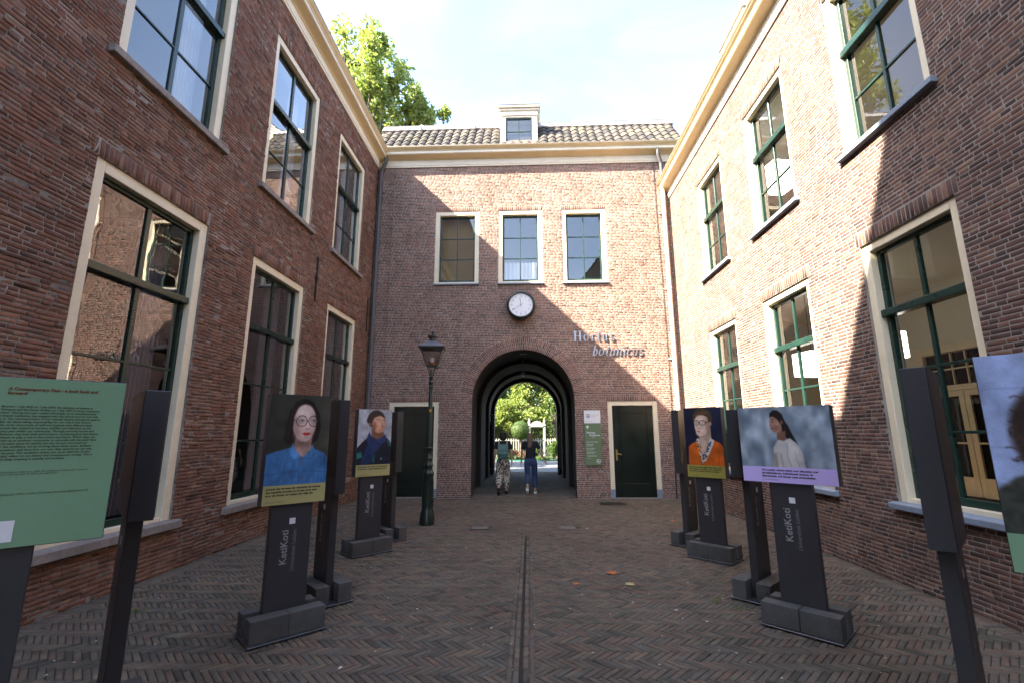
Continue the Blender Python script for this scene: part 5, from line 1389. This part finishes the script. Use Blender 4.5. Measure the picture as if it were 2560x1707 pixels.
G_ = {
 'H': ([([(.14, .02), (.14, .98)], W1, T1), ([(.64, .02), (.64, .98)], W1, T1), ([(.14, .52), (.64, .52)], 0, .06)] + [serif(x, z, .24) for x in (.14, .64) for z in (.02, .98)], .84),
 'o': ([(arcp(.25, .33, .20, .31, 0, 360, 16), .085, T1)], .54),
 'r': ([([(.10, .02), (.10, .62)], .10, T1), (arcp(.24, .48, .13, .15, 170, 55, 5), .08, T1), serif(.11, .02, .22)], .40),
 't': ([([(.14, .14), (.14, .88)], .10, T1), (arcp(.24, .14, .10, .11, 180, 290, 5), .07, T1), ([(.02, .64), (.30, .64)], 0, .05)], .36),
 'u': ([([(.10, .18), (.10, .64)], .10, T1), (arcp(.24, .18, .14, .15, 180, 360, 7), .07, T1), ([(.40, .02), (.40, .64)], .10, T1), serif(.07, .63, .12), serif(.37, .63, .12), serif(.43, .02, .12)], .56),
 's': ([(arcp(.20, .49, .13, .14, 40, 235, 7) + arcp(.20, .18, .14, .16, 70, -140, 7), .07, .05)], .40),
 'b': ([([(.10, .04), (.10, .98)], .10, T1), (arcp(.24, .32, .16, .30, 160, -160, 12), .08, T1), serif(.06, .97, .14)], .48),
 'a': ([(arcp(.22, .32, .16, .30, 30, 340, 12), .08, T1), ([(.38, .64), (.38, .10), (.46, .04)], .09, T1)], .52),
 'n': ([([(.10, .02), (.10, .64)], .10, T1), (arcp(.25, .46, .14, .17, 170, 0, 7), .07, T1), ([(.39, .48), (.39, .08), (.47, .04)], .10, T1), serif(.07, .63, .12)], .54),
 'i': ([([(.10, .64), (.10, .10), (.18, .04)], .10, T1), ([(.13, .86), (.14, .87)], .06, .09), serif(.07, .63, .12)], .27),
 'c': ([(arcp(.22, .32, .17, .30, 50, 310, 12), .085, T1)], .43),
}
lt = empty('wall_lettering', (1.20, YF, 3.6), 0, 'raised steel letters reading Hortus botanicus on the brick wall', 'lettering')
x = .0
for chh in 'Hortus':
    st_, adv = G_[chh]; glyph(st_, .265, False, lt, x, .395); x += adv * .265 * (1.17 if chh == 'H' else 1.44)
x = .47
for chh in 'botanicus':
    st_, adv = G_[chh]; glyph(st_, .275, True, lt, x, .0); x += adv * .275 * 1.20

# ------------------------------------------------------------------ wayfinding sign
sg = empty('wayfinding_sign', (1.61, YF - .02, .805), 0, 'green and white wayfinding sign board on the brick wall beside the arch', 'sign')
MB().box(-.21, .21, -.022, .0, 0, 1.37).build('board', M['sign_green'], sg, bevel=.003)
MB().box(-.208, .208, -.0262, -.0225, 1.045, 1.368).build('white_panel', M['white'], sg)
def disc(r0, r1, cx, cz, y, seg=24):
    m = MB(); vs = []; 
    for k in range(seg):
        a = 2 * math.pi * k / seg; vs += [(cx + r0 * math.cos(a), y, cz + r0 * math.sin(a)), (cx + r1 * math.cos(a), y, cz + r1 * math.sin(a))]
    return m.add(vs, [(2 * k, 2 * k + 1, (2 * k + 3) % (2 * seg), (2 * k + 2) % (2 * seg)) for k in range(seg)])
em = disc(.040, .052, -.105, 1.23, -.028); em.add([(-.125, -.028, 1.205), (-.085, -.028, 1.205), (-.095, -.028, 1.24), (-.105, -.028, 1.262), (-.115, -.028, 1.24)], [(0, 1, 2, 3, 4)])
for a in (-40, 40): em.add([(-.105 + .03 * math.sin(R(a)) - .004, -.028, 1.165), (-.105 + .03 * math.sin(R(a)) + .006, -.028, 1.165), (-.105 + .03 * math.sin(R(a)), -.028, 1.178)], [(0, 1, 2)])
em.build('university_seal', M['navy'], sg)
text('Universiteit\nLeiden', .042, sg, (-.03, -.0283, 1.245), M['grey_ink'], 'sign_lettering')
text('Rapenburg 73', .028, sg, (-.165, -.0283, 1.082), M['grey_ink'], 'sign_lettering')
aw = MB(); y = -.0245
aw.add([(-.14, y, .90), (-.12, y, .90), (-.12, y, .960), (-.14, y, .960)], [(0, 1, 2, 3)]); aw.add([(-.130, y, .992), (-.174, y, .948), (-.160, y, .934), (-.130, y, .964)], [(0, 1, 2, 3)]); aw.add([(-.130, y, .992), (-.086, y, .948), (-.100, y, .934), (-.130, y, .964)], [(0, 1, 2, 3)]); aw.build('arrow', M['white'], sg)
text('Hortus', .075, sg, (-.155, -.0245, .785), M['white'], 'sign_lettering', bold=.001); text('botanicus', .068, sg, (-.085, -.0245, .725), M['white'], 'sign_lettering', shear=.25, bold=.001); text('LEIDEN', .026, sg, (-.03, -.0245, .68), M['white'], 'sign_lettering')
for (t, z, sz) in (('Hortus Grand Caf\u00e9', .565, .036), ('Sterrewacht', .505, .036), ('Observatory', .472, .030), ('Lipsius gebouw', .408, .036), ('Lipsius building', .372, .030), ('PJ Veth gebouw', .315, .036), ('PJ Veth building', .282, .030), ('Toegankelijkheid', .222, .036), ('ma - zo', .165, .030)):
    text(t, sz, sg, (-.165, -.0245, z), M['white'], 'sign_lettering')
ac = disc(.046, .054, .125, .10, -.0245); ac.add([(.10, -.0245, .08), (.118, -.0245, .08), (.118, -.0245, .125), (.10, -.0245, .125)], [(0, 1, 2, 3)]); ac.add([(.128, -.0245, .075), (.146, -.0245, .075), (.146, -.0245, .105), (.128, -.0245, .105)], [(0, 1, 2, 3)]); ac.build('access_symbol', M['white'], sg)

# ------------------------------------------------------------------ street lamp
lp = empty('street_lamp', (-1.86, 8.72, 0), R(8), 'old dark green street lamp with square glass lantern', 'street lamp')
pr = [(.135, 0), (.135, .12), (.128, .15), (.128, .165), (.115, .19), (.118, .215), (.104, .24), (.100, .30), (.094, .78), (.095, .84), (.103, .87), (.103, .90), (.085, .925), (.078, .95), (.075, .99), (.083, 1.01), (.083, 1.05), (.068, 1.07), (.064, 1.12), (.070, 1.14), (.070, 1.16), (.056, 1.18), (.050, 1.31), (.060, 1.325), (.060, 1.345), (.044, 1.36), (.036, 2.42), (.034, 2.44), (.044, 2.455), (.044, 2.475), (.036, 2.49), (.036, 2.52), (.046, 2.535), (.046, 2.56), (.034, 2.58), (.032, 2.62), (.042, 2.635), (.042, 2.66), (.028, 2.675), (.022, 2.72), (.018, 2.80)]
MB().lathe(pr, 24).build('post', M['lampgreen'], lp, smooth=True)
fl_ = MB()
for k in range(12):
    a = k * math.pi / 6; c_, s_ = math.cos(a), math.sin(a); fl_.tube([(.098 * c_, .098 * s_, .30), (.093 * c_, .093 * s_, .78)], .008, 6)
fl_.build('flutes', M['lampgreen'], lp)
sc_ = MB()
for k in range(4):
    a = math.pi / 4 + k * math.pi / 2; c_, s_ = math.cos(a), math.sin(a); sc_.tube([(.02 * c_, .02 * s_, 2.66), (.06 * c_, .06 * s_, 2.72), (.075 * c_, .075 * s_, 2.80), (.13 * c_, .13 * s_, 2.86)], .008, 6)
sc_.build('lantern_cradle', M['lampgreen'], lp)
b0, b1, t0, t1 = .095, 2.86, .215, 3.20
fr = MB()
cor = [(-1, -1), (1, -1), (1, 1), (-1, 1)]
for i in range(4):
    a, b = cor[i], cor[(i + 1) % 4]
    fr.tube([(a[0] * b0, a[1] * b0, b1), (a[0] * t0, a[1] * t0, t1)], .009, 6); fr.tube([(a[0] * b0, a[1] * b0, b1), (b[0] * b0, b[1] * b0, b1)], .012, 6); fr.tube([(a[0] * t0, a[1] * t0, t1), (b[0] * t0, b[1] * t0, t1)], .011, 6)
fr.box(-b0, b0, -b0, b0, b1 - .012, b1); fr.build('lantern_frame', M['lampgreen'], lp)
for i in range(4):
    a, b = cor[i], cor[(i + 1) % 4]; MB().quad((a[0] * b0, a[1] * b0, b1 + .01), (b[0] * b0, b[1] * b0, b1 + .01), (b[0] * t0, b[1] * t0, t1 - .01), (a[0] * t0, a[1] * t0, t1 - .01)).build('glass_pane', M['glass_lamp'], lp)
rf = MB(); e = .25; vs = [(c0 * e, c1 * e, 3.20) for (c0, c1) in cor] + [(c0 * e, c1 * e, 3.225) for (c0, c1) in cor] + [(c0 * .17, c1 * .17, 3.275) for (c0, c1) in cor] + [(c0 * .07, c1 * .07, 3.345) for (c0, c1) in cor]
fs = [(3, 2, 1, 0)] + [(L * 4 + i, L * 4 + (i + 1) % 4, L * 4 + 4 + (i + 1) % 4, L * 4 + 4 + i) for L in range(3) for i in range(4)] + [(12, 13, 14, 15)]
rf.add(vs, fs); rf.build('lantern_roof', plain('lamp_roof', (.10, .09, .105), .4, .2, 5, 40, bump=.1), lp, bevel=.004)
ch_ = MB(); ch_.lathe([(.062, 3.34), (.058, 3.41), (.10, 3.415), (.10, 3.435), (.06, 3.455), (.03, 3.47), (.018, 3.48), (.03, 3.50), (.028, 3.525), (.004, 3.55)], 16); ch_.build('lantern_cap', M['lampgreen'], lp, smooth=True)
MB().lathe([(.06, 2.865), (.064, 2.93), (.05, 2.93)], 14).build('burner', plain('burner', (.42, .10, .03), .5, .15), lp, smooth=True)
MB().lathe([(.035, 2.932), (.037, 3.02), (.03, 3.022)], 12).build('lamp_bulb', M['white'], lp, smooth=True)
lb_ = MB(); lb_.tube([(.09, 0, 2.82), (.20, 0, 2.86), (.215, 0, 2.84)], .008, 6); lb_.build('ladder_hook', M['lampgreen'], lp)
nb = MB(); nb.add([(.0395 * math.sin(t), -.0395 * math.cos(t), z) for t in (-.7, -.35, 0, .35, .7) for z in (2.0, 2.045)], [(2 * i, 2 * i + 2, 2 * i + 3, 2 * i + 1) for i in range(4)]); nb.build('number_plate', plain('yellow_plate', (.62, .30, .02), .5, .1), lp)

# pendant lamp in the passage
pl_ = empty('pendant_lamp', (-.17, 13.5, 3.2), 0, 'small pale pendant lamp hanging under the passage vault', 'lamp')
MB().tube([(0, 0, .16), (0, 0, .70)], .016, 8).build('stem', M['pipe_dark'], pl_); MB().lathe([(.10, .69), (.10, .715), (.05, .72)], 14).build('ceiling_rose', M['pipe_dark'], pl_)
MB().lathe([(.035, .17), (.05, .15), (.085, .10), (.09, .06), (.08, .06)], 18, cap=False).build('shade', M['pipe_dark'], pl_, smooth=True); MB().lathe([(.02, .03), (.055, .04), (.06, .08), (.03, .1)], 14).build('bulb', M['white'], pl_, smooth=True)

# ------------------------------------------------------------------ lamps and doors inside the right-hand building, lamp inside the left one
for (x, y, z, w_, hh, top, lbl) in ((1.15, 8.5, 2.60, .22, .42, 4.28, 'cuboid paper lampshade hanging behind the middle lower sash window'), (1.15, 8.85, 6.42, .2, .58, 7.78, 'warm paper lampshade hanging behind the middle upper sash window'), (1.0, 6.27, 2.57, .05, .35, 4.28, 'slim paper lampshade hanging behind the lower window by the shadow edge')):
    h = empty('hanging_lamp', (XR + x, y, z), R(10), lbl, 'lamp')
    MB().box(-w_, w_, -w_, w_, 0, hh).build('shade', M['lampshade'], h, bevel=.01); MB().tube([(0, 0, hh), (0, 0, top - z)], .006, 6).build('cord', M['iron'], h)
h = empty('wall_lamp', (XL - .5, 8.62, 2.05), 0, 'small lit orange lamp glowing behind the middle lower window', 'lamp')
MB().lathe([(.03, 0), (.05, .03), (.05, .13), (.03, .15)], 10).build('shade', M['warm_lamp'], h, smooth=True); MB().tube([(0, 0, .15), (0, 0, 2.68)], .006, 6).build('cord', M['iron'], h)
# white glazed double door in the back wall of the near room
idr = MB(); yy = 3.5; u0, u1 = -5.85, -4.25
def inner_door():
    m = MB(); m.box(-5.9, -5.75, 3.50, 3.58, .52, 3.15); m.box(-4.35, -4.2, 3.50, 3.58, .52, 3.15); m.box(-5.749, -4.351, 3.50, 3.58, 3.0, 3.15); m.box(-5.749, -4.351, 3.50, 3.57, 2.32, 2.42)
    d = m.build('inner_door', M['cream'], brr, Matrix.Translation((-3.25, 0, 0)), bevel=.006)
    for k in range(1, 5): MB().box(-5.75 + k * .28 - .012, -5.75 + k * .28 + .012, 3.52, 3.55, 2.43, 2.99).build('glazing_bar', M['cream'], d)
    MB().box(-5.749, -4.351, 3.522, 3.548, 2.69, 2.715).build('glazing_bar', M['cream'], d)
    for (a, b) in ((-5.745, -5.055), (-5.045, -4.355)):
        l = MB(); l.box(a, a + .10, 3.51, 3.55, .53, 2.315); l.box(b - .10, b, 3.51, 3.55, .53, 2.315); l.box(a + .101, b - .101, 3.51, 3.55, .53, .85); l.box(a + .101, b - .101, 3.51, 3.55, 2.22, 2.315); l.box(a + .101, b - .101, 3.515, 3.545, 1.40, 1.43); l.build('door_leaf', M['cream'], d, bevel=.004)
    MB().quad((-5.74, 3.56, .53), (-4.36, 3.56, .53), (-4.36, 3.56, 2.99), (-5.74, 3.56, 2.99)).build('dark_glass', plain('dark_glass', (.012, .011, .010), .1, .2, bump=0), d)
inner_door()

# ------------------------------------------------------------------ people walking away through the passage
def skin_mesh(verts, edges, rad, root, sub=2, name='body'):
    me = bpy.data.meshes.new('tmp'); me.from_pydata(verts, edges, [])
    ob = bpy.data.objects.new('tmp', me); COL.objects.link(ob)
    ob.modifiers.new('s', 'SKIN').use_smooth_shade = True
    for i, sv in enumerate(me.skin_vertices[0].data):
        r = rad[i]; sv.radius = r if isinstance(r, tuple) else (r, r); sv.use_root = (i == root)
    ob.modifiers.new('u', 'SUBSURF').levels = sub
    ob.modifiers['u'].render_levels = sub
    bpy.context.view_layer.update()
    out = bpy.data.meshes.new_from_object(ob.evaluated_get(bpy.context.evaluated_depsgraph_get()))
    bpy.data.objects.remove(ob); bpy.data.meshes.remove(me)
    out.name = name; out.materials.clear(); out.shade_smooth()
    return out
class Sk:
    def __init__(s): s.v = []; s.e = []; s.r = []
    def chain(s, pts, start=None):
        prev = start
        for (p, r) in pts:
            s.v.append(tuple(p)); s.r.append(r); i = len(s.v) - 1
            if prev is not None: s.e.append((prev, i))
            prev = i
        return prev
    def mesh(s, root=0, sub=2, name='body'): return skin_mesh(s.v, s.e, s.r, root, sub, name)
def person(loc, rz, label, H, J, cols, hair):
    """J: joint dict in metres (facing +y), z from ground"""
    p = empty('person', loc, rz, label, 'person')
    b = Sk()
    b.chain([(J['pelvis'], (.115, .09))])
    w1 = b.chain([(J['waist'], (.10, .075)), (J['chest'], (.13, .085)), (J['neckb'], (.055, .055)), (J['neck'], .045), (J['chin'], (.058, .068)), (J['head'], (.076, .088)), (J['crown'], (.058, .066))], 0)
    for s in ('l', 'r'):
        b.chain([(J['sh' + s], .048), (J['el' + s], .036), (J['wr' + s], (.024, .022)), (J['ha' + s], (.034, .018))], 2)
        hand_i = len(b.v) - 1
        d = (Vector(J['ha' + s]) - Vector(J['wr' + s])).normalized(); side = d.cross(Vector((1, 0, 0))).normalized()
        base = Vector(J['ha' + s]) + d * .03
        for k, (o, L) in enumerate(((-.028, .062), (-.010, .074), (.009, .07), (.026, .055))):
            q = base + side * o; b.chain([(q, .0085), (q + d * L * .55 + Vector((0, .006, 0)), .008), (q + d * L + Vector((0, .016, 0)), .006)], hand_i)
        th = Vector(J['ha' + s]) - side * -.0 + side * .035; b.chain([(th, .010), (th + side * .02 + d * .03, .009), (th + side * .022 + d * .055, .007)], hand_i)
        hp = b.chain([(J['hip' + s], (.085, .085)), (J['kn' + s], .052), (J['an' + s], .035), (J['to' + s], (.038, .022))], 0)
    link('body', b.mesh(0), cols['skin'], p)
    t = Sk(); t.chain([((J['pelvis'][0], J['pelvis'][1], J['pelvis'][2] - .03), (.165, .135))])
    t.chain([((J['pelvis'][0], J['pelvis'][1], J['pelvis'][2] + .06), (.150, .122)), (J['waist'], (.138, .112)), (J['chest'], (.165, .118)), ((J['neckb'][0], J['neckb'][1], J['neckb'][2] - .03), (.105, .088)), (J['neckb'], (.068, .066))], 0)
    for s in ('l', 'r'):
        a, e = Vector(J['sh' + s]), Vector(J['el' + s]); t.chain([(a, .068), (a.lerp(e, .42), .064), (a.lerp(e, .72), .062)], 3)
    link('shirt', t.mesh(0), cols['shirt'], p)
    k = Sk(); k.chain([(J['pelvis'], (.158, .13)), ((J['pelvis'][0], J['pelvis'][1], J['pelvis'][2] + .10), (.140, .115))])
    for s in ('l', 'r'):
        a, n, f = Vector(J['hip' + s]), Vector(J['kn' + s]), Vector(J['an' + s])
        wd = cols['leg']
        k.chain([(a + Vector((0, 0, -.06)), wd[0]), (a.lerp(n, .55), wd[1]), (n, wd[2]), (n.lerp(f, .5), wd[3]), (n.lerp(f, .86), wd[4])], 0)
    link('trousers', k.mesh(0), cols['pants'], p)
    for s in ('l', 'r'):
        f, to = Vector(J['an' + s]), Vector(J['to' + s]); hl = Vector(J['he' + s])
        m = Sk(); m.chain([(hl, (.040, .034)), (hl.lerp(to, .5), (.044, .032)), (to, (.044, .026)), (to + (to - hl).normalized() * .05, (.030, .018))]); m.chain([(hl.lerp(f, .55), .040)], 0)
        link('shoe', m.mesh(0), cols['shoe'], p)
    hm = Sk(); prev = None
    hm.chain(hair); link('hair', hm.mesh(0), cols['hair'], p)
    return p
def cloth(name, c, var=.15): return plain(name, c, .85, var, 12, 90, bump=.15)
M['skin'] = plain('skin', (.42, .25, .18), .5, .08, 8, 60, bump=.03)
def speckle():
    t = NT('speckled_cloth'); v = t.new('TexNoise'); v.inputs['Scale'].default_value = 38; v.inputs['Detail'].default_value = 3
    mp = t.new('Mapping'); mp.inputs['Scale'].default_value = (1, 1, .5); t.l.new(t.pos(), mp.inputs['Vector']); t.l.new(mp.outputs[0], v.inputs['Vector'])
    t.set(Base_Color=t.ramp(v.outputs['Fac'], [(.47, (.012, .012, .014)), (.53, (.50, .47, .40))]), Roughness=.85); return t.m
J1 = dict(pelvis=(0, 0, .92), waist=(0, .01, 1.06), chest=(0, .02, 1.26), neckb=(0, .015, 1.39), neck=(0, .02, 1.43), chin=(0, .04, 1.485), head=(.0, .035, 1.55), crown=(.0, .025, 1.615),
    shl=(-.165, .01, 1.345), ell=(-.225, -.02, 1.10), wrl=(-.235, .05, .88), hal=(-.235, .07, .81), shr=(.165, .01, 1.345), elr=(.225, -.03, 1.10), wrr=(.235, .0, .87), har=(.235, .02, .80),
    hipl=(-.085, 0, .86), knl=(-.10, .06, .50), anl=(-.105, -.24, .20), tol=(-.11, -.16, .035), hel=(-.108, -.30, .16), hipr=(.085, 0, .86), knr=(.085, .12, .49), anr=(.085, .10, .09), tor=(.09, .25, .03), her=(.085, .06, .045))
person((-.72, 12.80, 0), R(1), 'person in black top and speckled wide trousers walking into the archway', 1.62, J1,
    dict(skin=M['skin'], shirt=cloth('black_cotton', (.010, .010, .012)), pants=speckle(), shoe=cloth('dark_sandal', (.03, .018, .015)), hair=cloth('dark_hair', (.016, .011, .010)), leg=((.115, .12), (.115, .12), (.10, .11), (.095, .10), (.068, .068))),
    [((0, .02, 1.62), (.075, .085)), ((0, .0, 1.565), (.098, .105)), ((0, -.012, 1.50), (.102, .09)), ((0, -.015, 1.44), (.092, .06)), ((0, -.015, 1.41), (.075, .04))])
J2 = dict(pelvis=(0, 0, .93), waist=(0, .0, 1.07), chest=(0, .015, 1.26), neckb=(0, .01, 1.385), neck=(0.005, .02, 1.425), chin=(.02, .045, 1.475), head=(.015, .035, 1.54), crown=(.008, .02, 1.60),
    shl=(-.165, .01, 1.335), ell=(-.235, -.01, 1.09), wrl=(-.255, .05, .87), hal=(-.26, .07, .80), shr=(.165, .0, 1.335), elr=(.27, -.05, 1.10), wrr=(.36, -.03, .90), har=(.40, -.02, .84),
    hipl=(-.085, 0, .86), knl=(-.085, .03, .49), anl=(-.085, -.22, .22), tol=(-.09, -.15, .05), hel=(-.088, -.28, .17), hipr=(.085, 0, .86), knr=(.10, .10, .48), anr=(.11, .08, .09), tor=(.125, .22, .03), her=(.11, .04, .045))
person((.02, 12.98, 0), R(-2), 'person in navy top and blue jeans walking into the archway', 1.61, J2,
    dict(skin=M['skin'], shirt=cloth('navy_cotton', (.009, .010, .020)), pants=cloth('denim', (.030, .050, .125), .3), shoe=cloth('white_trainer', (.62, .62, .60)), hair=cloth('fair_brown_hair', (.15, .10, .062)), leg=((.108, .115), (.096, .10), (.075, .08), (.066, .07), (.054, .056))),
    [((.008, .015, 1.605), (.072, .082)), ((.0, .0, 1.555), (.094, .098)), ((-.01, -.02, 1.48), (.098, .085)), ((-.02, -.045, 1.38), (.095, .05)), ((-.025, -.075, 1.28), (.085, .04)), ((-.025, -.095, 1.20), (.055, .028))])
bp = empty('backpack', (-.72, 12.80, 0), R(1), 'teal green backpack worn by the person in speckled trousers', 'backpack')
mm = MB(); mm.add([(-.13, -.125, .93), (.13, -.125, .93), (.155, -.11, 1.16), (.15, -.11, 1.30), (-.15, -.11, 1.30), (-.155, -.11, 1.16), (-.12, -.235, .95), (.12, -.235, .95), (.14, -.24, 1.14), (.12, -.18, 1.31), (-.12, -.18, 1.31), (-.14, -.24, 1.14)],
    [(0, 1, 2, 5), (5, 2, 3, 4), (7, 6, 11, 8), (8, 11, 10, 9), (0, 6, 7, 1), (1, 7, 8, 2), (2, 8, 9, 3), (3, 9, 10, 4), (4, 10, 11, 5), (5, 11, 6, 0)])
mm.build('bag', cloth('teal_canvas', (.045, .10, .095)), bp, bevel=.02, seg=2)
fp = MB(); fp.add([(-.135, -.247, 1.10), (.135, -.247, 1.10), (.125, -.193, 1.318), (-.125, -.193, 1.318), (-.06, -.252, 1.06), (.06, -.252, 1.06)], [(0, 4, 5, 1), (0, 1, 2, 3)]); fp.build('flap', cloth('light_teal', (.09, .165, .15)), bp)
for sx in (-1, 1): MB().tube([(sx * .115, -.15, 1.29), (sx * .105, -.10, 1.37), (sx * .10, .0, 1.415), (sx * .11, .09, 1.36), (sx * .13, .11, 1.2)], .016, 8).build('strap', cloth('grey_strap', (.22, .23, .25)), bp, smooth=True)

# ------------------------------------------------------------------ small things on the ground
for i, (a, b, c, d) in enumerate(rect_skip):
    nm, lb = [('utility_cover', 'worn rectangular utility cover set in the paving near the street lamp'), ('utility_cover', 'pale rectangular utility cover set in the paving before the arch'), ('drain_grate', 'dark iron drain grate in the paving by the closed green door'), ('utility_cover', 'small brass coloured cover plate by the lilac caption stand')][i]
    e_ = empty(nm, ((a + b) / 2, (c + d) / 2, 0), 0, lb, 'cover' if i != 2 else 'grate')
    w_, h_ = (b - a) / 2, (d - c) / 2
    if i == 3: w_, h_ = .13, .06
    fm = M['iron'] if i == 2 else (M['brass'] if i == 3 else M['cover'])
    q = MB(); q.box(-w_, w_, -h_, -h_ + .018, -.01, .003); q.box(-w_, w_, h_ - .018, h_, -.01, .003); q.box(-w_, -w_ + .018, -h_ + .018, h_ - .018, -.01, .003); q.box(w_ - .018, w_, -h_ + .018, h_ - .018, -.01, .003); q.build('cover_frame', M['iron'] if i != 3 else fm, e_)
    if i == 2:
        for k in range(12): MB().box(-w_ + .03 + k * .042, -w_ + .05 + k * .042, -h_ + .02, h_ - .02, -.01, .0015).build('bar', M['iron'], e_)
    else:
        MB().box(-w_ + .02, w_ - .02, -h_ + .02, h_ - .02, -.01, .0025).build('cover_plate', fm, e_, bevel=.002)
def leaf(x, y, s, rz, mat, lab):
    out = [(0, -.5), (.12, -.22), (.45, -.30), (.30, -.02), (.52, .18), (.22, .20), (.12, .50), (0, .30), (-.14, .48), (-.22, .18), (-.50, .14), (-.28, -.04), (-.42, -.32), (-.12, -.20)]
    m = MB(); vs = [(px * s, py * s, .006 + s * .32 * (px * px + .4 * py * py) + .004 * math.sin(px * 9)) for (px, py) in out] + [(0, 0, .004)]
    m.add(vs, [(i, (i + 1) % len(out), len(out)) for i in range(len(out))])
    o = m.build('fallen_leaf', mat, None, Matrix.Translation((x, y, .002)) @ Matrix.Rotation(rz, 4, 'Z')); tag(o, lab, 'leaf', 'fallen leaves on the paving')
leaf(.94, 5.83, .15, .4, M['orange_leaf'], 'large curled orange leaf lying on the paving'); leaf(.49, 5.42, .09, 2, M['orange_leaf'], 'small orange leaf lying near the slot drain'); leaf(1.06, 5.42, .12, 1.1, M['pale_leaf'], 'pale yellow leaf lying on the paving beside an orange one'); leaf(2.62, 9.1, .12, 3, M['orange_leaf'], 'orange leaf lying towards the closed green door')
g5 = np.random.default_rng(77); n = 420
px_ = g5.uniform(XL + .1, XR - .1, n); py_ = g5.uniform(2.6, 11.8, n); sz_ = g5.uniform(.003, .010, n) * np.where(g5.random(n) < .08, 2.0, 1); an = g5.uniform(0, 6.28, n)
V = []
for (sx, sy) in ((-1, -.6), (1, -.6), (1, .6), (-1, .6)):
    V.append(np.stack([px_ + sz_ * (sx * np.cos(an) - sy * np.sin(an)), py_ + sz_ * (sx * np.sin(an) + sy * np.cos(an)), .004 + sz_ * .3 * (sx * sy > 0)], -1))
V = np.stack(V, 1).reshape(-1, 3)
o = link('ground_litter', np_mesh('litter', V, np.arange(n * 4).reshape(-1, 4)), M['petal']); o['kind'] = 'stuff'; o['label'] = 'pale petals and crumbs scattered over the paving'; o['category'] = 'litter'
# moss and weeds in joints
tufts = []
for (x, y, nn_, h_) in ((-3.62, 4.52, 34, .035), (1.80, 4.92, 9, .07), (1.88, 4.72, 7, .05), (-3.9, 3.6, 24, .03), (3.6, 5.2, 8, .02)):
    for k in range(nn_):
        a = g5.uniform(0, 6.28); r = g5.uniform(0, .09); bx, by = x + r * math.cos(a), y + r * math.sin(a); ln = g5.uniform(.4, 1) * h_; dx, dy = g5.normal(0, .5, 2) * ln; w_ = .004
        tufts.append([(bx - w_, by, 0), (bx + w_, by, 0), (bx + dx + w_ * .3, by + dy, ln), (bx + dx - w_ * .3, by + dy, ln)])
V = np.array(tufts).reshape(-1, 3)
o = link('weeds', np_mesh('weeds', V, np.arange(len(V)).reshape(-1, 4), g5.random(len(V) // 4)), M['leaf_light']); o['kind'] = 'stuff'; o['label'] = 'small green weeds growing between the paving bricks'; o['category'] = 'weeds'
